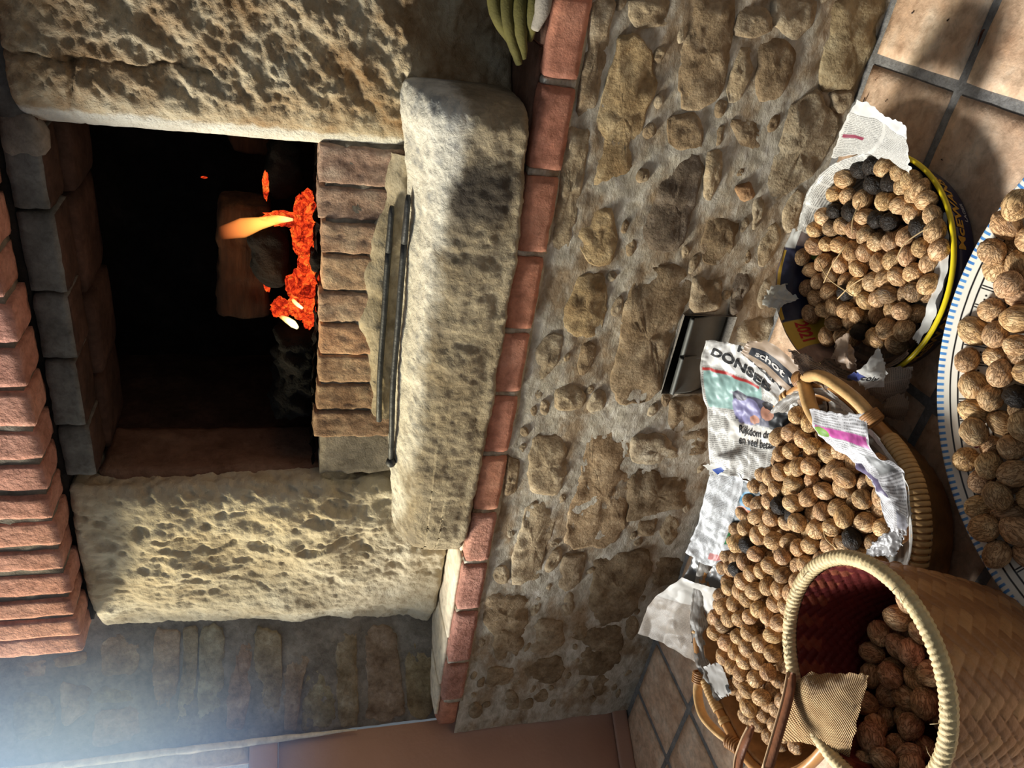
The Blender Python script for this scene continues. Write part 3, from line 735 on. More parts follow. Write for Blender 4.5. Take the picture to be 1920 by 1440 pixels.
def block(name, profile, z0, z1, nz, mat, disp, n=120, color=None, taper=None):
    """big stone: a plan profile (x, y) run up from z0 to z1, rounded top and bottom, then displaced"""
    pr = [Vector((x, y, 0)) for x, y in profile]
    L = [0]
    for a, b in zip(pr, pr[1:]):
        L.append(L[-1] + (b - a).length)
    P, k = [], 0
    for i in range(n):
        d = L[-1] * i / (n - 1)
        while k < len(pr) - 2 and L[k + 1] < d:
            k += 1
        P.append(pr[k].lerp(pr[k + 1], (d - L[k]) / (L[k + 1] - L[k])))
    for _ in range(3):
        P = [P[0]] + [(P[i - 1] + P[i] * 2 + P[i + 1]) / 4 for i in range(1, n - 1)] + [P[-1]]
    cen = Vector((sum(p.x for p in P) / n, max(p.y for p in P), 0))
    N = []
    for i in range(n):
        t = P[min(i + 1, n - 1)] - P[max(i - 1, 0)]
        q = Vector((t.y, -t.x, 0)).normalized()
        N.append(q if q.dot(P[i] - cen) > 0 else -q)
    V, F = [], []
    for j in range(-1, nz + 1):
        t = min(max(j / (nz - 1), 0), 1)
        z = z0 + (z1 - z0) * t
        for i in range(n):
            p = P[i].copy()
            e = min(z - z0, z1 - z)
            rr = .022
            inset = rr - math.sqrt(max(0, rr * rr - max(0, rr - e) ** 2)) if e < rr else 0
            if taper:
                p = taper(p, z)
            q = Vector((p.x, p.y, z))
            d, dz = disp(q, i / (n - 1), t)
            q = q + N[i] * (d - inset) + Vector((0, 0, dz))
            if j in (-1, nz):
                q = Vector((cen.x + (q.x - cen.x) * .4, cen.y - (cen.y - q.y) * .2, z + (.004 if j == -1 else -.004)))
            V.append(q)
    for j in range(nz + 1):
        for i in range(n - 1):
            a = j * n + i
            F.append((a, a + 1, a + n + 1, a + n))
    o = make(name, V, F, mat, None, color=color)
    o.parent = fp
    return fpo(o)


# right jamb stone, coarsely dressed, with slanting tool marks and a smooth left arris
def disp_right(p, s, t):
    u = (p.x * .72 + p.z * .69)
    w = (p.x * -.69 + p.z * .72)
    a = Vector((u * 9, w * 26, 1.7))
    edge = max(0, min(1, (p.x + .418) / .05))
    warp = .25 * noise.noise(p * 14)
    d = .0065 * ridge(Vector((u * 5.5 + warp, w * 15 + warp * 2, 3)), 1) + .007 * fbm(a, 1, 6) + .0045 * ridge(p, 34) + .0046 * fbm(p, 85, 5)
    d += .012 * noise.noise(p * 5)
    crack = abs((p.z - 1.40) + .30 * (p.x + .30) * 0 + .012 * noise.noise(p * 25)) if p.x < -.32 else 1
    c2 = abs(p.x + .325 + .02 * noise.noise(p * 18)) if p.z > 1.18 else 1
    d -= .016 * math.exp(-(min(crack, 9) / .004) ** 2) + .014 * math.exp(-(c2 / .004) ** 2)
    return d * (.10 + .90 * edge), 0


def taper_right(p, z):
    q = p.copy()
    if p.y < 1.72:
        q.x += max(0, (.95 - z)) * .02 - .012 * (z - .85) * -1 * (p.x < -.3) * 0
    t = max(0, min(1, (.86 - z) / .12)) * max(0, min(1, (p.x + .33) / .1))
    q.y += .060 * t
    return q


ms = NT('rough_jamb_stone')
co = ms.coord()
a = ms.noise(co, 11, 6, .62)
b = ms.noise(co, 34, 6, .65, .6)
c = ms.ramp(a, [(.30, SRGB(142, 112, 78)), (.46, SRGB(172, 150, 120)), (.60, SRGB(194, 179, 152)), (.74, SRGB(208, 199, 178))])
pale_arris = ms.math('ADD', ms.n('SeparateXYZ', Vector=co).outputs[0], ms.math('MULTIPLY', ms.math('SUBTRACT', b, .5), .03))
pale_arris = ms.math('SUBTRACT', 1.0, ms.step(pale_arris, -.412, .006))  # mask: whiter strip along the left arris
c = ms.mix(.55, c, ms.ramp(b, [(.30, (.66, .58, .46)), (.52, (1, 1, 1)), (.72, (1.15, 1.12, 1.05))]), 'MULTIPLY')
c = ms.mix(pale_arris, c, ms.ramp(ms.noise(co, 20, 4), [(.3, SRGB(200, 194, 180)), (.7, SRGB(226, 222, 210))]))
nr = ms.bump(ms.noise(co, 60, 6, .65), .8, .010)
nr = ms.bump(ms.noise(co, 230, 4, .6), .7, .003, nr)
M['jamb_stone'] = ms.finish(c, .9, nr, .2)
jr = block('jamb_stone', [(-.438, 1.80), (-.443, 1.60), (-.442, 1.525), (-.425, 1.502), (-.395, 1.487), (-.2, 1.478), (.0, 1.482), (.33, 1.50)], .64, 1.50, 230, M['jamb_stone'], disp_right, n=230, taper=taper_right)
tag(jr, 'coarsely dressed buff stone with slanting ridges')


# left jamb stone, worn and pitted
def disp_left(p, s, t):
    d = .019 * noise.noise(p * 5.5) + .0075 * fbm(p, 13, 6) - .010 * max(0, fbm(p + Vector((3, 0, 1)), 8, 5) - .10) + .0018 * fbm(p, 80, 4)
    for sc, th, dep in ((20, .30, .011), (44, .30, .006)):
        q = noise.noise(Vector((p.x * 1.25, p.y, p.z * .72)) * sc + Vector((7, 2, 5)))
        fade = max(.15, min(1, (p.x + 1.72) / .25))
        if q > th:
            d -= dep * (1 - math.exp(-(q - th) / .12)) * fade * (1 + .5 * fbm(p, 60, 3))
    return d, 0


ml = NT('worn_jamb_stone')
co = ml.coord()
a = ml.noise(co, 9, 6, .6)
c = ml.ramp(a, [(.30, SRGB(164, 148, 122)), (.5, SRGB(192, 179, 154)), (.72, SRGB(208, 199, 178))])
nr = ml.bump(ml.noise(co, 50, 6, .62), .6, .010)
nr = ml.bump(ml.noise(co, 220, 4, .6), .5, .003, nr)
M['worn_stone'] = ml.finish(c, .92, nr, .2)
jl = block('jamb_stone', [(-1.905, 1.68), (-1.895, 1.605), (-1.85, 1.552), (-1.74, 1.512), (-1.55, 1.488), (-1.40, 1.480), (-1.29, 1.485), (-1.256, 1.505), (-1.250, 1.54), (-1.256, 1.64)], .64, 1.535, 200, M['worn_stone'], disp_left, n=170,
           taper=lambda p, z: Vector((p.x + max(0, z - .64) * (.10 if p.x < -1.5 else .0) * min(1, (-1.5 - p.x) / .3 if p.x < -1.5 else 0), p.y, 0)))
tag(jl, 'worn pale stone full of pits')

# inner lintel of smoke-greyed bricks, two rows deep
xs = [-.30, -.459, -.602, -.77, -.918, -1.083, -1.225]
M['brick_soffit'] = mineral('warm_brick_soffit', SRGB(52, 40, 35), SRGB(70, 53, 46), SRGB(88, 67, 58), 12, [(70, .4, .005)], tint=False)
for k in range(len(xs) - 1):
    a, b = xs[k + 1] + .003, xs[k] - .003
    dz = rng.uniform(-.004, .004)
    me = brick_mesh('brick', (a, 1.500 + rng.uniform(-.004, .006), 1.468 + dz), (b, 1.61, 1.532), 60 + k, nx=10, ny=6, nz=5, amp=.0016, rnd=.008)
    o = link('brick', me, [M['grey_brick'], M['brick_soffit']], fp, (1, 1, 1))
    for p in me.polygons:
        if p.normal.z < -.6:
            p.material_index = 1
    fpo(o)
xs2 = [-.40, -.61, -.83, -1.03, -1.235]
for k in range(len(xs2) - 1):
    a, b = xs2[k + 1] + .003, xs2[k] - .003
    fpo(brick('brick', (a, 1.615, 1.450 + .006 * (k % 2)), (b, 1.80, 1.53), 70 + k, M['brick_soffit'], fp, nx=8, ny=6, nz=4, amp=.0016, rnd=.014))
fpo(brick('lintel_mortar', (-1.70, 1.508, 1.530), (.34, 1.86, 1.70), 5, M['soot'], fp, nx=40, ny=4, nz=3, amp=.002))
fpo(brick('packing_stone', (-.50, 1.497, 1.462), (-.43, 1.53, 1.53), 15, M['soot_mortar'], fp, nx=5, ny=4, nz=5, amp=.005, rnd=.012))

# outer lintel: red bricks on end
xo = [.30, .20, .105, .01, -.085, -.18, -.275, -.37, -.465, -.558, -.650, -.738, -.832, -.928, -1.023, -1.108, -1.190, -1.264, -1.348, -1.422, -1.501, -1.568, -1.640]
oc = [(1.0, .92, .90), (1.05, .98, .95), (.96, .9, .9), (1.04, .95, .95)]
for k in range(len(xo) - 1):
    a, b = xo[k + 1] + .006, xo[k] - .006
    fpo(brick('brick', (a, 1.408 + rng.uniform(-.003, .004), 1.537 + rng.uniform(-.004, .005)), (b, 1.507, 1.76), 80 + k * 1.7, M['pitted_brick'], fp, oc[k % 4], nx=6, ny=6, nz=10, amp=.0016, rnd=.007))
fpo(brick('brick', (-1.715, 1.420, 1.540), (-1.648, 1.53, 1.76), 131, M['pitted_brick'], fp, (1.02, .98, .98), nx=6, ny=6, nz=10, amp=.0016, rnd=.012))
fpo(brick('lintel_mortar', (-1.640, 1.4145, 1.545), (.30, 1.503, 1.755), 6, M['soot_mortar'], fp, nx=60, ny=3, nz=6, amp=.001, rnd=.004))

fpo(brick('chimney_breast', (-1.72, 1.425, 1.757), (.34, 2.2, 2.9), 7, M['soot_mortar'], fp, nx=40, ny=8, nz=24, amp=.003))

# brick riser under the fire
xr = [-.432, -.514, -.586, -.657, -.741, -.816, -.896, -.973, -1.046, -1.125]
rc = [(.84, .76, .74), (.86, .78, .74), (.92, .82, .72), (1.08, 1.0, .84), (1.04, .95, .84), (1.08, .86, .68), (.92, .82, .68), (.70, .60, .48), (.58, .50, .42)]
for k in range(len(xr) - 1):
    a, b = xr[k + 1] + .002, xr[k] - .002
    fpo(brick('brick', (a, 1.497 + rng.uniform(-.006, .005), .81), (b, 1.60, .994 + rng.uniform(-.006, .006)), 20 + k * 2.9, M['old_brick'], fp, rc[k], nx=12, ny=4, nz=22, amp=.0018, rnd=.006, sc=50))
fpo(brick('riser_mortar', (-1.24, 1.5045, .64), (-.42, 1.62, .984), 8, M['soot_mortar'], fp, nx=50, ny=3, nz=20, amp=.003))
v, f, _ = grid(70, 12, lambda s, t: (-.44 - .62 * s, 1.496 - .012 * math.sin(math.pi * min(1, t * 1.1)) + .006 * fbm((s * 3, t, 1), 6, 4) + .012 * (t > .9),
                                     .80 + (.075 + .045 * math.sin(s * math.pi) ** 2 + .025 * noise.noise(Vector((s * 9, 4, 0)))) * t))
fpo(make('mortar_smear', v, [tuple(reversed(q)) for q in f], M['mortar'], fp))

# firebox
FB = [('firebox_floor', (-1.32, 1.55, .90), (-.36, 2.16, .982)), ('firebox_back', (-1.32, 2.10, .95), (-.36, 2.2, 2.2)),
      ('firebox_side', (-1.36, 1.71, .95), (-1.262, 2.15, 2.2)), ('firebox_side', (-.44, 1.60, .95), (-.36, 2.15, 2.2))]
for k, (nm, lo_, hi_) in enumerate(FB):
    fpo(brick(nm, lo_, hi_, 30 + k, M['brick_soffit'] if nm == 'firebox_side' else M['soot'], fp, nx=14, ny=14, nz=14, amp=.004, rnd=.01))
fpo(brick('flue_throat', (-1.36, 1.70, 1.75), (-.36, 2.2, 2.25), 44, M['soot'], fp, nx=6, ny=6, nz=4))
fpo(brick('reveal', (-1.36, 1.540, .66), (-1.240, 1.715, 1.478), 35, M['reveal'], fp, nx=4, ny=10, nz=40, amp=.0028, rnd=.010))

# hearth stone lying on the ledge in front of the riser
mh = NT('ashy_hearth_stone')
co = mh.coord()
sep = mh.n('SeparateXYZ', Vector=co)
a = mh.noise(co, 10, 6, .62)
b = mh.noise(co, 70, 5, .7, 1.0)
c = mh.ramp(a, [(.30, SRGB(132, 117, 94)), (.5, SRGB(162, 148, 124)), (.72, SRGB(188, 175, 150))])
c = mh.mix(.75, c, mh.ramp(b, [(.35, (.78, .76, .72)), (.52, (1, 1, 1)), (.68, (1.35, 1.32, 1.25))]), 'MULTIPLY')
# lime and ash lie on the top and run a little over the edge
h = mh.math('ADD', sep.outputs[2], mh.math('MULTIPLY', mh.math('SUBTRACT', a, .5), .10))
h = mh.math('ADD', h, mh.math('MULTIPLY', mh.math('ADD', sep.outputs[0], .85), .035))
ash = mh.step(h, .780, .020)
c = mh.mix(ash, c, mh.ramp(mh.noise(co, 26, 6, .65), [(.32, SRGB(166, 165, 162)), (.5, SRGB(214, 209, 197)), (.7, SRGB(234, 230, 220))]))
# grey soot band under the edge and one soot blot at the right
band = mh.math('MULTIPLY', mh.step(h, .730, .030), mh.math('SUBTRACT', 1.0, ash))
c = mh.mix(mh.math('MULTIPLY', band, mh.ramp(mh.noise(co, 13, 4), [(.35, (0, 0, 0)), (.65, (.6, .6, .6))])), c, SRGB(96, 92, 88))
blot = mh.n('VectorMath', {'operation': 'DISTANCE'}, _0=mh.n('VectorMath', {'operation': 'MULTIPLY'}, _0=co, _1=(1.0, .3, 1.0)).outputs[0], _1=(-.455, .40, .715)).outputs['Value']
blot = mh.math('SUBTRACT', 1.0, mh.step(mh.math('ADD', blot, mh.math('MULTIPLY', mh.math('SUBTRACT', a, .5), .10)), .058, .018))
c = mh.mix(mh.math('MULTIPLY', blot, .85), c, SRGB(62, 56, 52))
nr = mh.bump(mh.noise(co, 45, 6, .65), .5, .008)
nr = mh.bump(b, .8, .005, nr)
M['hearth'] = mh.finish(c, .92, nr, .2)

CS = [(1.342, .628), (1.336, .66), (1.335, .70), (1.338, .735), (1.344, .765), (1.356, .787), (1.376, .799), (1.42, .816), (1.46, .830), (1.480, .826), (1.490, .80), (1.492, .72), (1.490, .64), (1.44, .628)]
n_c = len(CS)
cs_pts = []
for k in range(n_c):
    p0, p1, p2, p3 = [Vector(CS[(k + q) % n_c] + (0,)) for q in (-1, 0, 1, 2)]
    for u in range(7):
        t = u / 7
        cs_pts.append(.5 * (2 * p1 + (p2 - p0) * t + (2 * p0 - 5 * p1 + 4 * p2 - p3) * t * t + (3 * p1 - p0 - 3 * p2 + p3) * t ** 3))
NX = 240


def slab(s, t):
    i = int(round(s * len(cs_pts))) % len(cs_pts)
    y, z = cs_pts[i].x, cs_pts[i].y
    x0, x1 = -1.392, -.292
    x = x0 + (x1 - x0) * t
    cy, cz = 1.425, .70
    eL, eR = (x - x0), (x1 - x)
    k = 1.0
    if eL < .10:
        k = math.sqrt(max(0, 1 - ((.10 - eL) / .10) ** 2)) * .62 + .38 if eL > .0 else .38
    if eR < .05:
        k = math.sqrt(max(0, 1 - ((.05 - eR) / .05) ** 2)) * .45 + .55
    y = cy + (y - cy) * k + (0.03 * (1 - k))
    z = cz + (z - cz) * (k ** .35)
    lift = .030 * max(0, (x + .55) / .26) ** 1.3 if x > -.55 else 0
    sag = -.020 * max(0, min(1, (-.95 - x) / .4))
    z += (lift if z > .7 else lift * .75) + (sag if z > .74 else 0) + (.014 * max(0, (-1.1 - x) / .28) if z < .7 else 0)
    p = Vector((x, y, z))
    nrm = Vector((0, y - cy, (z - cz) * .9)).normalized()
    d = .005 * fbm(p, 12, 5) + .0024 * fbm(p, 60, 4) + .006 * noise.noise(p * 5)
    return p + nrm * d


v, f, _ = grid(len(cs_pts), NX, slab, wrap_x=True)
for tt, base in ((0, 0), (1, (NX - 1) * len(cs_pts))):
    cidx = len(v)
    v.append(sum((v[base + i] for i in range(len(cs_pts))), Vector()) / len(cs_pts) + Vector(((.006 if tt else -.006), 0, 0)))
    for i in range(len(cs_pts)):
        q = (base + i, base + (i + 1) % len(cs_pts), cidx)
        f.append(q if tt else tuple(reversed(q)))
slab_o = make('hearth_stone', v, f, M['hearth'])
tag(slab_o, 'long thick grey stone slab with rounded ends and ashy white top lying before the fire', 'stone slab')

# ------------------------------------------------------------------ iron rods on the hearth stone


def top_z(x):
    return .836 + (.030 * max(0, (x + .55) / .26) ** 1.3 if x > -.55 else 0) - .020 * max(0, min(1, (-.95 - x) / .4))


def rod(name, label, xs_, ys_, r, knob=False, flat=None, up=0.0):
    t = empty(name, (xs_[0], ys_[0], top_z(xs_[0]) + r + up))
    P = [Vector((x, y, top_z(x) + r + .001 + up)) for x, y in zip([xs_[0] + (xs_[1] - xs_[0]) * k / 15 for k in range(16)], [ys_[0] + (ys_[1] - ys_[0]) * k / 15 + .002 * math.sin(k) for k in range(16)])]
    v, f = tube(P, r, 10)
    o = make('shaft', v, f, M['iron'], t)
    o.matrix_parent_inverse = Matrix.Translation(-t.location)
    if flat:
        Q = [P[0] + (P[0] - P[1]).normalized() * q for q in (.0, .012, .05, .085, .10)]
        v, f = tube(list(reversed(Q)), [(.004, .004), (.009, .006), (.010, .006), (.010, .007), (r, r)], 12)
        o = make('flat_end', v, f, M['iron'], t)
        o.matrix_parent_inverse = Matrix.Translation(-t.location)
    if knob:
        e = P[-1]
        v, f = tube([e + Vector((q, 0, 0)) for q in (.004, -.004, -.012, -.018, -.022)], [.006, .011, .012, .009, .004], 12)
        o = make('knob', v, f, M['iron'], t)
        o.matrix_parent_inverse = Matrix.Translation(-t.location)
    tag(t, label, 'poker', 'fire irons on the hearth stone')


rod('poker', 'iron poker nearest the fire, lying along the back of the hearth stone', (-.64, -1.06), (1.482, 1.474), .0066, flat=True, up=.014)
rod('poker', 'iron poker with a round knob at its left end, on the hearth stone', (-.60, -1.135), (1.436, 1.424), .0066, knob=True, flat=True, up=-.010)

# ------------------------------------------------------------------ fire


def log_piece(name, label, lo_, hi_, seed, mat, amp=.006, rnd=.02, rot=0, part=None, n=(24, 10, 10), sc=22):
    me = brick_mesh(name, lo_, hi_, seed, nx=n[0], ny=n[1], nz=n[2], amp=amp, rnd=rnd, sc=sc)
    c = (Vector(lo_) + Vector(hi_)) / 2
    me.transform(Matrix.Translation(-c))
    o = link(name, me, mat)
    o.location = c
    o.rotation_euler = (0, rot, 0)
    if label:
        tag(o, label, 'log', 'logs in the fire')
    return o


log_piece('split_log', 'brown split log with a crack, lying across the top of the embers', (-.90, 1.66, 1.095), (-.63, 1.76, 1.205), 3, M['bark'], amp=.004, rnd=.012, rot=R(2))
log_piece('split_log', 'short pale split log at the right of the fire', (-.56, 1.80, 1.09), (-.44, 1.92, 1.18), 8, M['bark'], amp=.004, rnd=.014)
lg = log_piece('charred_log', 'round black charred log end in front of the glow', (-.79, 1.575, 1.055), (-.645, 1.68, 1.13), 12, M['char'], amp=.004, rnd=.036, rot=R(-6))
log_piece('charred_log', 'cracked charred log at the left end of the fire', (-1.13, 1.575, .985), (-.90, 1.69, 1.085), 21, M['char'], amp=.010, rnd=.03, rot=R(3), sc=30)
log_piece('charred_log', 'small charred lump on the floor of the firebox by the front bricks', (-.72, 1.53, .985), (-.665, 1.57, 1.012), 27, M['char'], amp=.004, rnd=.012)
log_piece('charred_log', 'black charred log standing back at the right of the glow', (-.62, 1.68, 1.03), (-.50, 1.78, 1.10), 31, M['char'], amp=.006, rnd=.03)

mg = NT('glowing_embers')
co = mg.coord()
a = mg.noise(co, 34, 7, .72, 1.2)
cr = mg.n('TexVoronoi', {'feature': 'DISTANCE_TO_EDGE'}, Vector=mg.n('VectorMath', {'operation': 'ADD'}, _0=co, _1=mg.n('VectorMath', {'operation': 'SCALE'}, _0=mg.n('TexNoise', Vector=co, Scale=40.0).outputs[1], Scale=.03).outputs[0]).outputs[0], Scale=42.0).outputs[0]
glow = mg.ramp(a, [(.32, (.015, .002, .001)), (.42, (.38, .016, .006)), (.52, (.95, .070, .014)), (.62, (1.0, .22, .03)), (.74, (1.0, .55, .12))])
k = mg.ramp(cr, [(0.0, (.35, .30, .30)), (.06, (1, 1, 1))])
glow = mg.mix(1.0, glow, k, 'MULTIPLY')
em = mg.n('Emission', Color=glow, Strength=1.15)
mg.t.links.new(em.outputs[0], mg.out.inputs[0])
M['ember'] = mg.mat

EMB = [((-.622, 1.585, 1.055), (.013, .020, .046)), ((-.605, 1.60, 1.022), (.032, .02, .020)), ((-.655, 1.575, 1.026), (.040, .022, .020)),
       ((-.715, 1.565, 1.014), (.045, .024, .020)), ((-.765, 1.565, 1.026), (.040, .025, .028)), ((-.812, 1.57, 1.026), (.030, .022, .026)),
       ((-.838, 1.60, 1.070), (.022, .014, .020)), ((-.572, 1.64, 1.100), (.026, .010, .0055)), ((-.572, 1.585, 1.016), (.016, .012, .010)),
       ((-.848, 1.575, 1.012), (.022, .020, .012)), ((-.800, 1.655, 1.100), (.022, .008, .008))]
EL = ['upright glowing ember under the long orange flame', 'red hot ember below the long orange flame', 'glowing ember just left of the long flame', 'flat glowing ember under the round charred log',
      'glowing ember with the little yellow lick of flame', 'cracked orange ember beside the short yellow flame', 'red ember under the left end of the brown split log', 'thin upright glowing edge at the right of the fire',
      'small red ember low at the right of the fire', 'low red ember at the foot of the short yellow flame', 'thin red ember along the underside of the brown split log']
for k, (c, r) in enumerate(EMB):
    bm = bmesh.new()
    bmesh.ops.create_icosphere(bm, subdivisions=4, radius=1)
    for q in bm.verts:
        d = q.co.copy()
        w = d * 1.2 + Vector((k * 5.1, 0, 0))
        q.co = Vector((d.x * r[0], d.y * r[1], d.z * r[2])) * (1 + .30 * fbm(w, 1.9, 5) + .16 * ridge(w, 3.6)) + Vector(c)
    me = bpy.data.meshes.new('ember')
    bm.to_mesh(me)
    bm.free()
    o = link('ember', me, M['ember'])
    tag(o, EL[k], 'ember', 'glowing embers')


def flame(name, label, pts, radii, colors, strength):
    """a tongue of burning gas: soft emission inside a thin closed skin"""
    P = spline(pts, 40)
    m_ = len(radii) - 1
    rr = []
    for k in range(40):
        u = k / 39 * m_
        i = min(int(u), m_ - 1)
        a_, b_ = radii[i], radii[i + 1]
        t = u - i
        rr.append((a_[0] + (b_[0] - a_[0]) * t, a_[1] + (b_[1] - a_[1]) * t))
    v, f = tube(P, rr, 16)
    uv = [(0, (i // 16) / 39) for i in range(len(v))]
    mf = NT(name + '_gas')
    lw = mf.n('LayerWeight', Blend=.35).outputs['Facing']
    y = mf.n('SeparateXYZ', Vector=mf.n('UVMap').outputs[0]).outputs[1]
    core = mf.math('POWER', mf.math('SUBTRACT', 1.0, lw), 1.9)
    fade = mf.ramp(y, [(0.0, (.2, .2, .2)), (.10, (1, 1, 1)), (.55, (.8, .8, .8)), (.95, (0, 0, 0))])
    al = mf.math('MULTIPLY', core, fade)
    e = mf.n('Emission', Color=mf.ramp(y, colors), Strength=strength)
    x = mf.n('MixShader', _0=mf.math('MULTIPLY', al, .9), _1=mf.n('BsdfTransparent'), _2=e)
    mf.t.links.new(x.outputs[0], mf.out.inputs[0])
    o = make(name, v, f, mf.mat, uvs=uv)
    tag(o, label, 'flame')
    return o


hot = [(0.0, (1.0, .80, .28)), (.25, (1.0, .55, .10)), (.65, (1.0, .33, .06)), (1.0, (.9, .18, .05))]
flame('flame', 'long thin orange flame rising from the embers', [(-.612, 1.56, 1.045), (-.616, 1.565, 1.075), (-.628, 1.57, 1.11), (-.642, 1.575, 1.145), (-.662, 1.58, 1.200)],
      [(.003, .003), (.009, .009), (.013, .012), (.021, .014), (.012, .008)], hot, 2.6)
flame('flame', 'short bright yellow flame at the left end of the embers', [(-.862, 1.555, 1.035), (-.852, 1.555, 1.045), (-.842, 1.555, 1.058), (-.832, 1.555, 1.075)],
      [(.005, .004), (.011, .008), (.009, .007), (.003, .003)], [(0.0, (1, .86, .45)), (.5, (1, .78, .30)), (1, (1, .5, .1))], 5.0)
flame('flame', 'little yellow lick of flame among the glowing embers', [(-.80, 1.53, 1.025), (-.792, 1.53, 1.035), (-.782, 1.53, 1.044), (-.775, 1.53, 1.046)],
      [(.003, .003), (.006, .004), (.005, .004), (.002, .002)], [(0.0, (1, .9, .4)), (.5, (1, .7, .2)), (1, (1, .4, .08))], 3.5)
fl_l = bpy.data.lights.new('fire_glow', 'POINT')
fl_l.energy = 0.28
fl_l.color = (1.0, .42, .14)
fl_l.shadow_soft_size = .05
o = bpy.data.objects.new('fire_glow', fl_l)
COL.objects.link(o)
o.location = (-.74, 1.545, 1.10)
bm = bmesh.new()
bmesh.ops.create_icosphere(bm, subdivisions=2, radius=.003)
me = bpy.data.meshes.new('spark')
bm.to_mesh(me)
bm.free()
o = link('spark', me, M['ember'])
o.scale = (.8, .8, 2.2)
o.location = (-.55, 1.60, 1.215)
tag(o, 'single bright spark flying above the fire', 'spark')
# bed of ash and black crumbs
v, f, _ = grid(120, 24, lambda s, t: (-1.23 + .80 * s, 1.53 + .30 * t, .990 + .012 * abs(fbm((s * 9, t * 3, 2), 2, 5)) + .008 * ridge((s * 12, t * 4, 0), 2)))
ash = make('ash_bed', v, f, M['char'])
tag(ash, 'bed of black ash and crumbs under the fire', 'ash', kind='stuff')

# ------------------------------------------------------------------ gloves on the ledge at the right
gl = empty('work_glove', (-.12, 1.31, .645))
tag(gl, 'olive green work glove with grey side lying on the brick ledge beside the rough stone', 'glove')


def glove_part(nm, pts, rad, mat):
    v, f = tube(spline(pts, 18), [rad[min(int(i / 17 * (len(rad) - 1)), len(rad) - 2)] + (rad[min(int(i / 17 * (len(rad) - 1)), len(rad) - 2) + 1] - rad[min(int(i / 17 * (len(rad) - 1)), len(rad) - 2)]) * ((i / 17 * (len(rad) - 1)) % 1 if i < 17 else 1) for i in range(18)], 12)
    v = [p + Vector((0, 0, .0016 * fbm(p, 50, 3))) for p in v]
    o = make(nm, v, f, mat, gl)
    o.matrix_parent_inverse = Matrix.Translation(-gl.location)


for k in range(4):
    zz = .735 - .022 * k
    yy = 1.36 - .006 * k
    L_ = (.105, .125, .115, .085)[k]
    glove_part('finger', [(-.105, yy, zz + .004), (-.105 - L_ * .5, yy - .006, zz - .004 - .012 * (1.5 - k) * .3), (-.105 - L_, 1.358, .672 + .006 * (1.5 - k))], [.0125, .0125, .011, .006], M['glove'])
glove_part('palm', [(.05, 1.37, .70), (-.03, 1.362, .70), (-.085, 1.36, .703), (-.12, 1.36, .703)], [.040, .044, .040, .024], M['glove'])
glove_part('thumb', [(-.03, 1.335, .672), (-.08, 1.325, .664), (-.135, 1.322, .660), (-.170, 1.33, .664)], [.017, .015, .013, .007], M['glove_grey'])
glove_part('cuff', [(.16, 1.375, .69), (.10, 1.372, .695), (.04, 1.37, .70)], [.05, .047, .042], M['glove_grey'])

# ------------------------------------------------------------------ bent sheet metal in the wall niche
mf_ = empty('metal_flap', (-.81, 1.39, .11))
tag(mf_, 'dusty grey bent sheet metal flap standing in the dark hole of the stone wall', 'metal flap')


def flap_sheet(x0, x1, y0, tilt, zt, zb, droop):
    def fn(s, t):
        x = x0 + (x1 - x0) * s
        if t < .22:                        # rolled top edge
            a_ = math.pi * 1.15 * (1 - t / .22)
            return (x, y0 + .009 - .009 * math.cos(a_) - .004, zt + .009 * math.sin(a_) - droop * s)
        u = (t - .22) / .78
        return (x + .006 * u, y0 + .004 + tilt * u - .010 * math.sin(u * math.pi) * (.4 + .6 * s), zt - (zt - zb) * u - droop * s)
    v, f, _ = grid(30, 40, fn)
    o = make('bent_sheet', v, f, M['sheet_metal'], mf_)
    o.matrix_parent_inverse = Matrix.Translation(-mf_.location)
    sol = o.modifiers.new('thickness', 'SOLIDIFY')
    sol.thickness = .002
    return o


flap_sheet(-.708, -.815, 1.352, .026, .196, .100, .003)
flap_sheet(-.805, -.903, 1.346, .028, .196, .098, .002)

# ================================================================== TRAY
TC = Vector((-.457, 1.085, 0))


def lathe(profile, n=96, sx=1.0, sy=1.0):
    V, F = [], []
    for r_, z in profile:
        for i in range(n):
            a_ = 2 * math.pi * i / n
            V.append(Vector((r_ * sx * math.cos(a_), r_ * sy * math.sin(a_), z)))
    for k in range(len(profile) - 1):
        for i in range(n):
            j = (i + 1) % n
            F.append((k * n + i, k * n + j, (k + 1) * n + j, (k + 1) * n + i))
    return V, F


tr = empty('beer_tray', TC)
tag(tr, 'round navy beer tray with yellow rim and ochre lettering, full of walnuts', 'tray')
prof = [(.0, .002), (.17, .002), (.1785, .0025), (.181, .006), (.190, .036), (.1965, .062), (.1945, .062), (.188, .036), (.178, .008), (.16, .006), (.0, .006)]
v, f = lathe(prof)
make('body', v, f, M['tray_navy'], tr)
rim = [(.1945 + .0042 + .0042 * math.cos(q), .0635 + .0042 * math.sin(q)) for q in [2 * math.pi * i / 10 for i in range(11)]]
v, f = lathe(rim)
make('rim', v, f, M['tray_yellow'], tr)


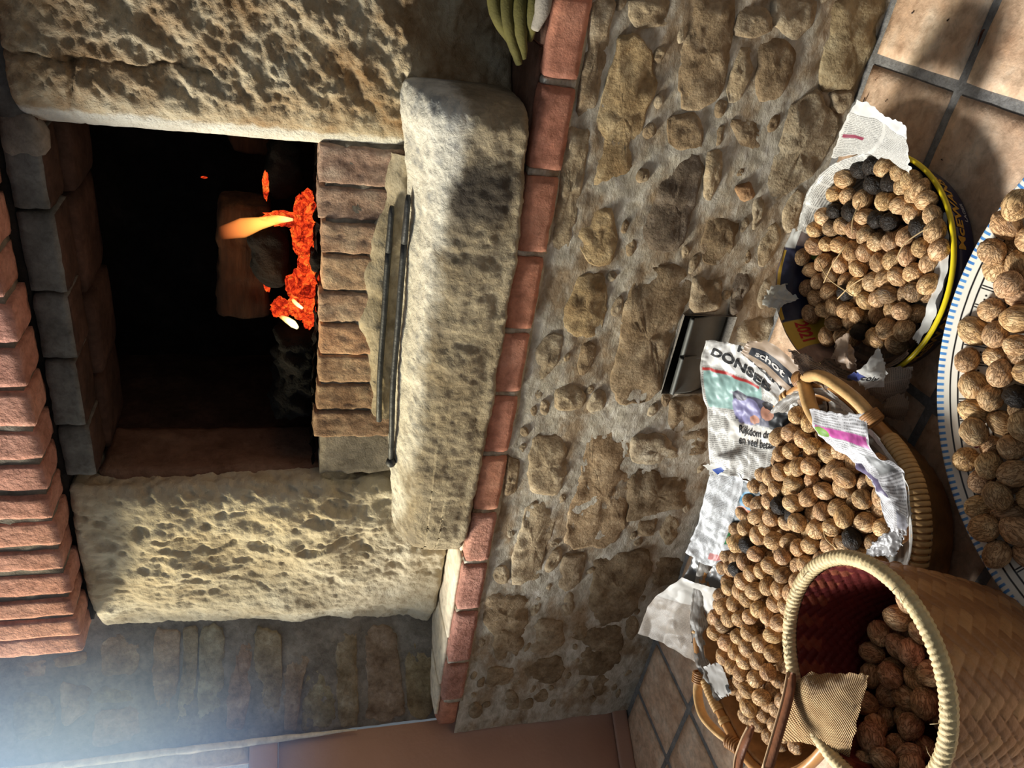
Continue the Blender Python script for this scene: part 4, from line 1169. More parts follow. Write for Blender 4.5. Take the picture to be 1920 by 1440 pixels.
def glyphs(text, size, bold=0.0, space=1.0, cuts=2):
    cu = bpy.data.curves.new('t', 'FONT')
    cu.body = text
    cu.size = size
    cu.offset = bold
    cu.space_character = space
    cu.align_x = 'CENTER'
    cu.resolution_u = 4
    ob = bpy.data.objects.new('t', cu)
    COL.objects.link(ob)
    bpy.context.view_layer.update()
    me = ob.to_mesh()
    bm = bmesh.new()
    bm.from_mesh(me)
    ob.to_mesh_clear()
    bpy.data.objects.remove(ob)
    bpy.data.curves.remove(cu)
    bmesh.ops.triangulate(bm, faces=bm.faces[:])
    for _ in range(cuts):
        es = [e for e in bm.edges if e.calc_length() > size * .18]
        if not es:
            break
        bmesh.ops.subdivide_edges(bm, edges=es, cuts=1)
        bmesh.ops.triangulate(bm, faces=[q for q in bm.faces if len(q.verts) > 3])
    bm.verts.index_update()
    V = [q.co.copy() for q in bm.verts]
    F = [tuple(q.index for q in fc.verts) for fc in bm.faces]
    bm.free()
    return V, F


def tray_text(text, ang, size, zc, mat, bold, nm):
    V, F = glyphs(text, size, bold)
    hv = max(p.y for p in V)
    out = []
    for p in V:
        z = zc + (p.y - hv / 2) * .955
        r_ = .181 + (z - .006) * .285 + .0009 + (.0005 if z > .036 else 0)
        a_ = R(ang) + p.x / .190
        out.append(Vector((r_ * math.cos(a_), r_ * math.sin(a_), z)))
    o = make(nm, out, F, mat, tr, smooth=False)
    pass


for ang in (-36, -100, -164, 24):
    tray_text('McEWANS', ang, .029, .040, M['tray_gold'], .0009, 'lettering')
    tray_text('LAGER', ang, .012, .017, M['tray_white'], .0002, 'lettering')

# ================================================================== DISH
DC = Vector((-.341, .488, 0))
dh = empty('serving_dish', DC)
tag(dh, 'big white glazed dish with black painted lines and blue dashed edge, holding walnuts', 'dish')
md = NT('painted_glaze')
co = md.coord()
sx = md.n('SeparateXYZ', Vector=co)
rr_ = md.math('SQRT', md.math('ADD', md.math('MULTIPLY', sx.outputs[0], sx.outputs[0]), md.math('MULTIPLY', sx.outputs[1], sx.outputs[1])))
rr_ = md.math('ADD', rr_, md.math('MULTIPLY', md.math('SUBTRACT', md.noise(co, 14, 2), .5), .0022))
th = md.math('ARCTAN2', sx.outputs[1], sx.outputs[0])


def band_(m_, x, lo_, hi_, s_=.0006):
    return m_.math('MULTIPLY', m_.step(x, lo_, s_), m_.math('SUBTRACT', 1.0, m_.step(x, hi_, s_)))


col = md.mix(1.0, SRGB(232, 226, 212), md.ramp(md.noise(co, 8, 4), [(.3, (.95, .93, .9)), (.7, (1, 1, 1))]), 'MULTIPLY')
black = SRGB(30, 26, 26)
for lo_, hi_ in ((.3665, .3690), (.3560, .3585), (.3200, .3225), (.3150, .3170)):
    col = md.mix(band_(md, rr_, lo_, hi_), col, black)
NC = 76
fr_ = md.math('FRACT', md.math('ADD', md.math('MULTIPLY', th, NC / (2 * math.pi)), 20.0))
cell = band_(md, rr_, .3225, .3560)
for lo_, hi_ in ((.02, .09), (.16, .23)):
    col = md.mix(md.math('MULTIPLY', cell, band_(md, fr_, lo_, hi_, .02)), col, black)
# dotted flowers
for da, dr, sz, cc in ((.60, .339, .0034, SRGB(120, 36, 30)), (.50, .346, .0016, black), (.72, .346, .0016, black), (.48, .333, .0016, black), (.72, .332, .0016, black)):
    dx = md.math('MULTIPLY', md.math('SUBTRACT', fr_, da), 2 * math.pi / NC * .339)
    dy = md.math('SUBTRACT', rr_, dr)
    q = md.math('SQRT', md.math('ADD', md.math('MULTIPLY', dx, dx), md.math('MULTIPLY', dy, dy)))
    col = md.mix(md.math('SUBTRACT', 1.0, md.step(q, sz, .0008)), col, cc)
fd = md.math('FRACT', md.math('ADD', md.math('MULTIPLY', th, 250 / (2 * math.pi)), 90.0))
dash = md.math('MULTIPLY', band_(md, fd, .10, .54, .06), md.step(rr_, .3765, .0010))
col = md.mix(dash, col, md.ramp(md.noise(co, 40, 2), [(.3, SRGB(58, 112, 178)), (.7, SRGB(92, 150, 204))]))
M['dish'] = md.finish(col, .14, None, .5)
prof = [(.0, .012), (.20, .013), (.27, .024), (.32, .048), (.352, .062), (.374, .071), (.384, .0745), (.3885, .073), (.388, .070), (.372, .064), (.345, .052), (.30, .030), (.25, .006), (.20, .0), (.0, .0)]
pp = spline([(a_, b_, 0) for a_, b_ in prof], 70)
v, f = lathe([(max(0, q.x), q.y) for q in pp], 220)
make('bowl', v, f, M['dish'], dh)

# ================================================================== BASKET WITH BENTWOOD HANDLES
BC = Vector((-1.05, .88, 0))


def sup(a_, b_, th_, n_=3.0):
    c_, s_ = math.cos(th_), math.sin(th_)
    k = (abs(c_) ** n_ + abs(s_) ** n_) ** (-1 / n_)
    return Vector((a_ * c_ * k, b_ * s_ * k, 0))


bk = empty('cane_basket', BC)
tag(bk, 'low oval basket of brown cane with bentwood handles, lined with newspaper and heaped with walnuts', 'basket')
N_ = 220
M['cane_rim'] = plain('brown_bent_cane', SRGB(184, 132, 78), .45, bump=(60, .2, .003), var=.14, vscale=25)


def body_fn(s, t):
    th_ = 2 * math.pi * s
    out = t <= .5
    u = t * 2 if out else 2 - t * 2
    z = .002 + .112 * u
    k = .86 + .14 * u ** .7
    d = .0022 * math.sin(z * 2 * math.pi / .011) * math.cos(s * 2 * math.pi * 54 + math.pi * int(z / .0055)) if out else 0
    p = sup(.408 * k + d, .238 * k + d, th_)
    if not out:
        p *= .975
    return (p.x, p.y, z if out else max(z, .008))


v, f, _ = grid(N_, 60, body_fn, wrap_x=True)
f.append(tuple(range(59 * N_, 60 * N_)))
make('body', v, f, M['cane_dark'], bk)
rp = [sup(.414, .244, 2 * math.pi * k / 160) + Vector((0, 0, .116)) for k in range(161)]
v, f = tube(rp, (.009, .013), 12, cap=False)
make('rim', v, f, M['cane_rim'], bk)
wrap_mesh = None
for k in range(230):
    th_ = 2 * math.pi * k / 230
    if not (.80 < k / 230 < .965 or .44 < k / 230 < .49 or k % 29 < 2):
        continue
    p = sup(.414, .244, th_) + Vector((0, 0, .116))
    p2 = sup(.414, .244, th_ + .02) + Vector((0, 0, .116))
    if wrap_mesh is None:
        vv, ff = tube([(math.cos(q) * .0105, 0, math.sin(q) * .0150) for q in [2 * math.pi * i / 16 for i in range(17)]], (.0043, .0020), 6, cap=False)
        wrap_mesh = mesh('cane_wrap', vv, ff)
        wrap_mesh.materials.append(M['cane'])
    o = link('cane_wrap', wrap_mesh, None, bk)
    o.location = p
    d = (p2 - p).normalized()
    o.rotation_euler = (0, rng.uniform(-.12, .12), math.atan2(d.y, d.x) + math.pi / 2 * 0 - math.pi / 2 * 0 + math.pi / 2)


def handle(pts, r):
    P = [p - BC for p in spline(pts, 40)]
    v, f = tube(P, r, 12)
    o = make('handle', v, f, M['cane'], bk)
    for e in (2, 37):
        c_ = P[e]
        for q in range(5):
            cc = P[min(max(e + (q - 2), 0), 39)]
            d = (P[min(e + q + 1 - 2, 39)] - P[max(e + q - 1 - 2, 0)]).normalized()
            a_ = d.cross(Vector((0, 0, 1))).normalized()
            b_ = d.cross(a_)
            vv, ff = tube([cc + a_ * (max(r) + .002) * math.cos(w) + b_ * (max(r) + .002) * math.sin(w) for w in [2 * math.pi * i / 14 for i in range(15)]], .0032, 6, cap=False)
            make('binding', vv, ff, M['cane_dark'], o)
    return o


handle(HANDLE_L, (.008, .012))
handle([Vector(p) for p in HANDLE_R], (.0105, .0125))
# the near bar of the right handle is the wrapped rim itself: a paler, thicker grip
v, f = tube([Vector(p) - BC for p in spline([(-.665, 1.03, .135), (-.690, .98, .142), (-.698, .93, .140), (-.680, .87, .132)], 24)], (.011, .015), 12)
make('grip', v, f, M['cane'], bk)

# ================================================================== WOVEN PALM BASKET
PC = Vector((-.852, .508, 0))
SH = Vector((.038, .023, 0))                       # the basket leans a little
PR0, PR1, PH = .113, .151, .30
wk = empty('palm_basket', PC)
tag(wk, 'tall round woven palm leaf basket with brown leather straps, walnuts inside', 'basket')


def weave_mat(name, c1, c2, c3):
    m_ = NT(name)
    at = m_.n('VertexColor', {'layer_name': 'strip'}).outputs[0]
    co_ = m_.coord()
    c_ = m_.ramp(at, [(.0, c1), (.5, c2), (1.0, c3)])
    c_ = m_.mix(.6, c_, m_.ramp(m_.noise(co_, 55, 5, .65), [(.3, (.72, .68, .62)), (.7, (1.12, 1.1, 1.05))]), 'MULTIPLY')
    return m_.finish(c_, .48, m_.bump(m_.noise(co_, 260, 3), .4, .002), .4)


M['palm_out'] = weave_mat('palm_weave', SRGB(116, 74, 44), SRGB(162, 114, 72), SRGB(204, 158, 108))
M['palm_in'] = weave_mat('dyed_palm_weave', SRGB(84, 28, 30), SRGB(112, 44, 38), SRGB(160, 110, 70))
M['palm_rim'] = plain('pale_palm_cord', SRGB(214, 190, 142), .6, bump=(180, .5, .003), var=.14, vscale=70)


def palm_wall(name, off, mat, nx, ny, sw, z_lo, z_hi, flip, bias):
    """twill weave: every strip is raised where it runs on top"""
    na = int(round(2 * math.pi * .135 / (sw * math.sqrt(2))))
    cols_ = []

    def fn(s, t):
        z = z_lo + (z_hi - z_lo) * t
        u = s * na
        w = z / (sw * math.sqrt(2))
        a_, b_ = u + w, u - w
        ia, ib = math.floor(a_), math.floor(b_)
        over = ((ia + ib) % 4) < 2
        x = (a_ - ia) if over else (b_ - ib)
        y_ = (b_ - ib) if over else (a_ - ia)
        k = (ia + 2 * (ia % 2)) if over else ib * 3 + 1000
        h_ = .0022 * (1 - abs(2 * x - 1) ** 4) + .0008 * math.sin(math.pi * y_)
        v_ = .5 + .38 * noise.noise(Vector(((ia % na) * 1.7 if over else (ib % na) * 2.3, 3 if over else 8, bias))) + (.12 if over else -.12)
        cols_.append(max(0, min(1, v_ * (.35 if flip else 1) + (.4 if flip and z > .25 and over else 0))))
        q = z / PH
        r_ = PR0 + (PR1 - PR0) * q + .010 * math.sin(math.pi * q) + off + (-h_ if flip else h_)
        c_ = SH * q
        th_ = 2 * math.pi * s
        return Vector((c_.x + r_ * math.cos(th_), c_.y + r_ * math.sin(th_), z))
    v, f, _ = grid(nx, ny, fn, wrap_x=True)
    if flip:
        f = [tuple(reversed(q)) for q in f]
    me = mesh(name, v, f)
    ca = me.color_attributes.new('strip', 'FLOAT_COLOR', 'POINT')
    for i, c_ in enumerate(cols_):
        ca.data[i].color = (c_, c_, c_, 1)
    o = link(name, me, mat, wk)
    return o


palm_wall('body', 0.0, M['palm_out'], 620, 190, .0165, .0, PH - .004, False, 0)
palm_wall('lining', -.0075, M['palm_in'], 420, 130, .0125, .006, PH - .004, True, 4)
v, f = lathe([(.0, .003), (PR0 - .004, .003), (PR0, .0)], 64)
make('base', v, f, M['cane_dark'], wk)


def cord(s, t):
    th_ = 2 * math.pi * s
    a_ = 2 * math.pi * t
    r_ = .0096 + .0016 * abs(math.sin(th_ * 62 + a_ * .5)) + .0006 * noise.noise(Vector((s * 300, t * 6, 1)))
    rr2 = PR1 + .001 + r_ * math.cos(a_)
    return Vector((SH.x + rr2 * math.cos(th_), SH.y + rr2 * math.sin(th_), PH + r_ * math.sin(a_)))


v, f, _ = grid(620, 14, cord, wrap_x=True)
make('rim', v, f, M['palm_rim'], wk)
# frayed ends along the rim
for k in range(26):
    th_ = rng.uniform(0, 2 * math.pi)
    p = Vector((SH.x + (PR1 - .002) * math.cos(th_), SH.y + (PR1 - .002) * math.sin(th_), PH + .010))
    d = Vector((rng.uniform(-1, 1), rng.uniform(-1, 1), rng.uniform(.1, .8))).normalized()
    L_ = rng.uniform(.008, .018)
    v, f = tube([p, p + d * L_ * .5, p + d * L_ + Vector((0, 0, -.003))], [.0006, .0005, .0003], 4)
    make('frayed_fibre', v, f, M['palm_rim'], wk)


def strap(nm, pts, w, parent):
    P = spline(pts, 30)
    V, F = [], []
    for k, p in enumerate(P):
        d = (P[min(k + 1, 29)] - P[max(k - 1, 0)]).normalized()
        a_ = Vector((.62, -.55, .15))
        a_ = (a_ - d * a_.dot(d)).normalized()
        n_ = d.cross(a_)
        ww = w * min(1, .35 + k * .12)
        for x, y in ((-1, -.002), (-.86, .0022), (0, .0030), (.86, .0022), (1, -.002), (0, -.003)):
            V.append(p + a_ * ww * x + n_ * y * 1.1 - PC)
    for k in range(29):
        for i in range(6):
            j = (i + 1) % 6
            F.append((k * 6 + i, k * 6 + j, k * 6 + 6 + j, k * 6 + 6 + i))
    F.append(tuple(range(6)))
    F.append(tuple(reversed(range(174, 180))))
    return make(nm, V, F, M['leather'], parent)


for pts_ in (STRAP_A, STRAP_B):
    o = strap('leather_strap', pts_, .012, wk)
    P = spline(pts_, 20)
    v, f = tube([p - PC + Vector((-.009, .008, .001)) for p in P], .0024, 6)
    make('strap_edge', v, f, M['leather_edge'], o)

# ================================================================== PAPER
def net_fn(net):
    rows = [[Vector(p) for p in r_] for r_ in net]

    def cr_(P, t):
        m_ = len(P) - 1
        Q = [P[0] * 2 - P[1]] + P + [P[-1] * 2 - P[-2]]
        i = min(int(t * m_), m_ - 1)
        u = t * m_ - i
        a_, b_, c_, d_ = Q[i:i + 4]
        return .5 * (2 * b_ + (c_ - a_) * u + (2 * a_ - 5 * b_ + 4 * c_ - d_) * u * u + (3 * b_ - a_ - 3 * c_ + d_) * u ** 3)

    def fn(s, t):
        if len(rows) == 2:
            return cr_(rows[0], s).lerp(cr_(rows[1], s), t)
        return cr_([cr_(r_, s) for r_ in rows], t)
    return fn


def crumpled(base, amp, seed, scale=16, edge=.006):
    e = .004

    def fn(s, t):
        p = base(s, t)
        du = base(min(s + e, 1), t) - base(max(s - e, 0), t)
        dv = base(s, min(t + e, 1)) - base(s, max(t - e, 0))
        n_ = du.cross(dv).normalized()
        if n_.dot(Vector((0, 0, 1.05)) - p) < 0:
            n_ = -n_
        q = p * scale + Vector((seed * 3.3, seed, 0))
        w = noise.noise(q) + .5 * noise.noise(q * 2.2) - 1.1 * abs(noise.noise(q * 1.4 + Vector((9, 0, 0)))) + .5 * abs(noise.noise(q * 3.1)) + .18 * abs(noise.noise(q * 6.5))
        b_ = min(s, 1 - s, t, 1 - t)
        j = Vector((noise.noise(Vector((s * 9, t * 9, seed))), noise.noise(Vector((s * 9, t * 9, seed + 5))), 0)) * edge * max(0, 1 - b_ / .08)
        return p + n_ * (amp * w) + j
    return fn


def paper_mat(name, lines=60, ink=.6, blocks=(), base=SRGB(214, 211, 204), vertical=False, cols_=3, rot=0.0):
    m_ = NT(name)
    uv = m_.n('UVMap').outputs[0]
    if rot:
        uv = m_.n('Mapping', Vector=uv, Rotation=(0, 0, rot)).outputs[0]
    sp = m_.n('SeparateXYZ', Vector=uv)
    u, v_ = (sp.outputs[1], sp.outputs[0]) if vertical else (sp.outputs[0], sp.outputs[1])
    col_ = m_.mix(1.0, base, m_.ramp(m_.noise(m_.coord(), 20, 3), [(.3, (.95, .95, .95)), (.7, (1, 1, 1))]), 'MULTIPLY')
    if lines:
        row = m_.math('FRACT', m_.math('MULTIPLY', v_, float(lines)))
        on = m_.step(row, .52, .10)
        word = m_.n('CombineXYZ', X=m_.math('MULTIPLY', u, 46.0), Y=m_.math('FLOOR', m_.math('MULTIPLY', v_, float(lines))), Z=0.0).outputs[0]
        wn = m_.step(m_.noise(word, 1.0, 2), .44, .04)
        cl = m_.math('FRACT', m_.math('MULTIPLY', u, float(cols_)))
        gut = m_.math('MULTIPLY', m_.step(cl, .05, .01), m_.math('SUBTRACT', 1.0, m_.step(cl, .95, .01)))
        f_ = m_.math('MULTIPLY', m_.math('MULTIPLY', on, wn), m_.math('MULTIPLY', gut, ink))
        col_ = m_.mix(f_, col_, SRGB(60, 56, 54))
    us, vs = sp.outputs[0], sp.outputs[1]
    for b_ in blocks:
        kind, x0, y0, x1, y1, c_ = b_[:6]
        nz = m_.math('MULTIPLY', m_.math('SUBTRACT', m_.noise(uv, b_[6] if len(b_) > 6 else 9, 3), .5), .05)
        if kind == 'box':
            mk = m_.math('MULTIPLY', m_.math('MULTIPLY', m_.step(us, x0, .006), m_.math('SUBTRACT', 1.0, m_.step(us, x1, .006))),
                         m_.math('MULTIPLY', m_.step(vs, y0, .006), m_.math('SUBTRACT', 1.0, m_.step(vs, y1, .006))))
        else:                                    # ellipse: centre and radii
            dx = m_.math('DIVIDE', m_.math('SUBTRACT', m_.math('ADD', us, nz), x0), x1)
            dy = m_.math('DIVIDE', m_.math('SUBTRACT', m_.math('ADD', vs, nz), y0), y1)
            q = m_.math('ADD', m_.math('MULTIPLY', dx, dx), m_.math('MULTIPLY', dy, dy))
            mk = m_.math('SUBTRACT', 1.0, m_.step(q, 1.0, .12))
        tex = m_.ramp(m_.noise(uv, 14, 4), [(.3, (.7, .7, .7)), (.7, (1.15, 1.15, 1.15))])
        col_ = m_.mix(mk, col_, m_.mix(.6, c_, tex, 'MULTIPLY') if not (len(b_) > 7) else c_)
    d = m_.n('BsdfDiffuse', Color=col_, Roughness=.3)
    tl = m_.n('BsdfTranslucent', Color=col_)
    gl_ = m_.n('BsdfGlossy', Roughness=.45)
    x = m_.n('MixShader', _0=.14, _1=d, _2=tl)
    x = m_.n('MixShader', _0=.04, _1=x, _2=gl_)
    m_.t.links.new(x.outputs[0], m_.out.inputs[0])
    return m_.mat


def paper(name, net, label, mat, amp, seed, n=(56, 56), scale=16, texts=(), edge=.006, cat='newspaper'):
    base = net if callable(net) else net_fn(net)
    fn = crumpled(base, amp, seed, scale, edge)
    v, f, uv = grid(n[0], n[1], fn)
    o = make(name, v, f, mat, uvs=uv)
    tag(o, label, cat)
    for tx in texts:
        body, cx, cy, size, ang, mt, bold = tx[:7]
        asp = tx[7] if len(tx) > 7 else 1.0
        V, F = glyphs(body, size, bold, cuts=3)
        out = []
        for p in V:
            px, py = p.x, (p.y - size * .35) * asp
            s = cx + px * math.cos(ang) - py * math.sin(ang)
            t = cy - (px * math.sin(ang) + py * math.cos(ang))
            s_, t_ = min(max(s, .002), .998), min(max(t, .002), .998)
            q = fn(s_, t_)
            du = fn(min(s_ + .01, 1), t_) - fn(max(s_ - .01, 0), t_)
            dv = fn(s_, min(t_ + .01, 1)) - fn(s_, max(t_ - .01, 0))
            n_ = du.cross(dv).normalized()
            if n_.dot(Vector((0, 0, 1.05)) - q) < 0:
                n_ = -n_
            out.append(q + n_ * .0010)
        make('printed_words', out, F, mt, o, smooth=False)
    return o


LILAC, DARKC, SKIN, HAIR = SRGB(150, 146, 190), SRGB(44, 46, 48), SRGB(206, 150, 126), SRGB(40, 30, 28)
TEAL = SRGB(160, 196, 190)
mat_head = paper_mat('newspaper_headline', 84, .55, [
    ('box', .03, .42, .62, .68, TEAL), ('box', .02, .66, .60, .685, SRGB(196, 60, 56), 9, 1),
    ('box', .32, .36, .97, .56, SRGB(92, 90, 110)), ('ell', .46, .44, .17, .10, LILAC), ('ell', .86, .43, .14, .13, DARKC),
    ('ell', .70, .47, .075, .062, SKIN), ('ell', .72, .535, .085, .035, HAIR), ('ell', .56, .39, .06, .03, SKIN), ('ell', .40, .54, .07, .035, SRGB(70, 66, 84)),
    ('box', .26, .23, .98, .345, SRGB(226, 222, 214), 9, 1), ('box', .02, .70, .98, .985, SRGB(228, 226, 222), 9, 1)], cols_=4)
paper('newspaper', HEADLINE, 'crumpled newspaper with big black headline letters and a photo, between cane basket and wall', mat_head, .0075, 3, n=(84, 84), scale=17,
      texts=[('DONSEB', .40, .20, .165, -.24, M['ink'], .0062, .78), ('HUIZEN', .60, .085, .135, -.24, M['ink'], .005, .66), ('Rijkdom drank', .62, .695, .084, -.02, M['ink'], .0012, .9), ('en veel betaald', .62, .765, .084, -.02, M['ink'], .0012, .9)])
mat_strip = paper_mat('newspaper_strip', 0, 0, [('box', .10, .22, .98, .62, SRGB(34, 38, 48), 9, 1)], base=SRGB(188, 164, 140))
paper('newspaper', STRIP, 'narrow brown newspaper strip with a dark lettered band, leaning on the wall beside the tray', mat_strip, .004, 8, n=(50, 20),
      texts=[('schot veert', .56, .58, .16, 0, M['ink_white'], .004, 1.9)])
mat_art = paper_mat('newspaper_article', 92, .6, [('box', .62, .45, .99, .98, SRGB(70, 80, 86)), ('ell', .82, .82, .18, .10, SRGB(60, 140, 180)), ('ell', .80, .72, .18, .04, SRGB(200, 120, 70)),
                                                  ('box', .62, .32, .90, .46, SRGB(60, 140, 84)), ('box', .42, .08, .86, .17, SRGB(206, 130, 126))], cols_=2, base=SRGB(222, 224, 226))
paper('newspaper', ARTICLE, 'white newspaper with small print and a green picture, behind the cane basket', mat_art, .0055, 5, n=(64, 64), scale=20)
paper('newspaper', SCRAP, 'small torn newspaper scrap with a blue corner, behind the basket', paper_mat('newspaper_scrap', 0, 0, [('box', .2, .0, .8, .5, SRGB(60, 90, 170), 9, 1)]), .003, 6, n=(20, 20), edge=.003)
mp = NT('thin_grey_plastic')
M['plastic'] = mp.finish(SRGB(104, 102, 100), .35, mp.bump(mp.noise(mp.coord(), 40, 4), .3, .004), .5)
paper('plastic_sheet', PLASTIC, 'crinkled dark grey plastic sheet between two newspapers behind the basket', M['plastic'], .006, 12, n=(50, 50), scale=18, cat='plastic sheet')
paper('newspaper', BLANK, 'big pale newspaper sheet with wide folds sticking out at the left end of the basket', paper_mat('newspaper_pale', 70, .35, [('box', .0, .62, 1, 1, SRGB(222, 218, 210), 9, 1)], base=SRGB(196, 184, 170)), .013, 14, n=(72, 72), scale=6, edge=.003,
      texts=[('pantic', .78, .86, .10, -.9, M['ink'], .002, 1.0)])
paper('newspaper', CORNER, 'grey newspaper corner folded down beside the left basket handle', paper_mat('newspaper_corner', 0, 0, [('box', .75, .05, 1.0, .30, SRGB(60, 60, 60), 9, 1)], base=SRGB(186, 182, 176)), .003, 15, n=(24, 24))
mat_leaf = paper_mat('newspaper_leaflet', 46, .5, [('box', .05, .78, .95, .86, SRGB(206, 96, 170)), ('box', .55, .50, .92, .70, SRGB(150, 150, 150)), ('box', .1, .30, .5, .46, SRGB(120, 110, 140)), ('ell', .1, .80, .09, .05, SRGB(130, 170, 80)), ('box', .6, .06, .95, .22, SRGB(190, 190, 200))], cols_=2, base=SRGB(228, 226, 228))
paper('newspaper', LEAFLET, 'crumpled newspaper with a pink strip lying along the front rim of the cane basket', mat_leaf, .007, 17, n=(44, 84), scale=19)
paper('newspaper', SHADE_BROWN, 'printed newspaper toned brown for shade, squeezed between tray and cane basket', paper_mat('newspaper_shade_brown', 18, .8, [('box', .3, .3, .9, .6, SRGB(90, 70, 62))], base=SRGB(156, 134, 116)), .008, 19, n=(48, 40))  # brown base carries the shade between tray and basket
paper('newspaper', WAD, 'crumpled brownish paper wad standing in the left side of the tray', paper_mat('newspaper_wad', 0, 0, base=SRGB(190, 166, 144)), .010, 22, n=(40, 40), scale=28)
paper('newspaper', WHITE_TWIST, 'white pointed newspaper twist with curly black letters at the left edge of the tray', paper_mat('newspaper_twist', 0, 0, [('box', .0, .0, .35, .35, SRGB(70, 80, 140))]), .006, 24, n=(40, 40), scale=24,
      texts=[('coly', .55, .62, .34, .45, M['ink'], .006, .8)])
paper('newspaper', FAN, 'shade-toned newspaper with small print fanning out on the floor beside the tray', paper_mat('newspaper_fan', 22, .5, [('box', .0, .55, .42, 1.0, SRGB(226, 224, 220), 9, 1)], base=SRGB(178, 160, 142), vertical=True), .004, 26, n=(44, 44))  # base toned darker for the shade beside the tray
paper('newspaper', FOLD, 'folded newspaper end lying on the floor in front of the right basket handle', paper_mat('newspaper_fold', 12, .3, base=SRGB(176, 152, 128), vertical=True), .004, 28, n=(32, 32))
mfo = NT('crinkled_foil')
M['foil'] = mfo.finish(SRGB(120, 118, 118), .45, mfo.bump(mfo.noise(mfo.coord(), 60, 4), .4, .004), .4, .2)
paper('foil_wrapper', FOIL, 'grey crinkled foil wrapper at the front rim of the cane basket beside the palm basket', M['foil'], .006, 31, n=(36, 36), scale=26, cat='wrapper')
paper('newspaper', TRAY_FLAP, 'newspaper sheet standing up behind the right side of the tray, against the wall', paper_mat('newspaper_flap', 34, .55, [('box', .0, .80, 1, 1, SRGB(224, 222, 218), 9, 1), ('box', .05, .36, .30, .42, SRGB(150, 70, 90))], cols_=2), .007, 33, n=(56, 56), scale=13)


def lining(center, prof_lo, prof_hi, th0, th1, shape=None):
    """paper laid up the inside of a container: radius and height run with the angle"""
    def fn(s, t):
        th_ = R(th0 + (th1 - th0) * s)
        a_ = spline([(q[0], q[1], 0) for q in prof_lo], 24)
        b_ = spline([(q[0], q[1], 0) for q in prof_hi], 24)
        k = min(int((1 - t) * 23), 22)
        u = (1 - t) * 23 - k
        pa = a_[k].lerp(a_[k + 1], u)
        pb = b_[k].lerp(b_[k + 1], u)
        w = math.sin(math.pi * s)
        p = pa.lerp(pb, w)
        d = Vector((math.cos(th_), math.sin(th_), 0)) * p.x if shape is None else shape(th_) * p.x
        return Vector((center.x, center.y, 0)) + d + Vector((0, 0, p.y))
    cache = {}

    def fc(s, t):
        key = (round(s, 5), round(t, 5))
        if key not in cache:
            cache[key] = fn(s, t)
        return cache[key]
    return fc


PT = Vector((TC.x, TC.y, 0))
paper('newspaper', lining(PT, [(.10, .020), (.168, .024), (.183, .070), (.196, .075)], [(.10, .020), (.166, .024), (.182, .075), (.196, .100)], 8, 92),
      'white newspaper with grey text lining the back right of the tray', paper_mat('newspaper_lining', 24, .6, [('box', .30, .10, .52, .30, SRGB(190, 120, 130))], cols_=5), .004, 41, n=(80, 40), scale=20)
mat_mag = paper_mat('magazine_page', 0, 0, [('box', .10, .0, .62, .95, SRGB(44, 44, 66)), ('box', .0, .70, .12, 1, SRGB(216, 216, 212), 9, 1), ('box', .10, .12, .66, .34, SRGB(170, 84, 50)), ('box', .62, .15, .84, .98, SRGB(206, 168, 60), 9, 1),
                                            ('box', .84, .0, 1, 1, SRGB(150, 120, 104)), ('ell', .16, .42, .03, .14, SRGB(150, 190, 90)), ('box', .14, .90, .60, .97, SRGB(196, 160, 60))], base=SRGB(120, 104, 100))
paper('magazine', lining(PT, [(.10, .020), (.168, .024), (.185, .070), (.200, .085)], [(.10, .020), (.168, .024), (.188, .075), (.203, .104)], 92, 182),
      'dark glossy magazine page with a yellow corner lining the back left of the tray', mat_mag, .004, 43, n=(80, 40), scale=18,
      texts=[('2021', .725, .36, .085, 0, M['ink_red'], .003, -3.0)], cat='magazine')
paper('newspaper', lining(PT, [(.10, .020), (.160, .026), (.176, .060), (.190, .062)], [(.10, .020), (.150, .026), (.168, .064), (.189, .068)], -106, -38),
      'plain white newspaper lining the front of the tray under the yellow rim', paper_mat('newspaper_front', 0, 0, [('box', .62, .3, .72, .5, SRGB(150, 150, 150))]), .004, 45, n=(70, 36), scale=18)
paper('newspaper', lining(PT, [(.10, .020), (.165, .024), (.186, .066), (.198, .074)], [(.10, .020), (.165, .024), (.186, .066), (.200, .080)], 182, 250),
      'dark brown printed newspaper lining the left side of the tray', paper_mat('newspaper_dark', 10, .8, base=SRGB(120, 98, 84)), .005, 47, n=(60, 36), scale=18)
paper('newspaper', netlike := net_fn([[(-.600, 1.262, .105), (-.585, 1.25, .11), (-.56, 1.235, .09)], [(-.615, 1.24, .12), (-.59, 1.225, .125), (-.565, 1.215, .10)], [(-.61, 1.215, .10), (-.59, 1.20, .105), (-.57, 1.19, .085)]]),
      'small crumpled pale newspaper lump on the back edge of the tray', paper_mat('newspaper_lump', 0, 0, base=SRGB(206, 204, 196)), .012, 49, n=(40, 40), scale=30)
# lining of the cane basket
paper('newspaper', lining(BC, [(.40, .060), (.90, .070), (.955, .118), (.99, .128)], [(.40, .060), (.90, .070), (.955, .122), (1.0, .138)], -95, 35, shape=lambda th_: sup(.414, .244, th_)),
      'white newspaper lining the front and right inside of the cane basket', paper_mat('newspaper_basket', 30, .45, cols_=6), .004, 51, n=(110, 36), scale=16)
paper('newspaper', lining(BC, [(.40, .060), (.90, .070), (.955, .118), (.985, .124)], [(.40, .060), (.90, .070), (.955, .122), (1.0, .140)], 35, 172, shape=lambda th_: sup(.414, .244, th_)),
      'greyish newspaper lining the back inside of the cane basket', paper_mat('newspaper_basket_back', 30, .45, cols_=9, base=SRGB(170, 164, 156)), .009, 53, n=(200, 40), scale=20)

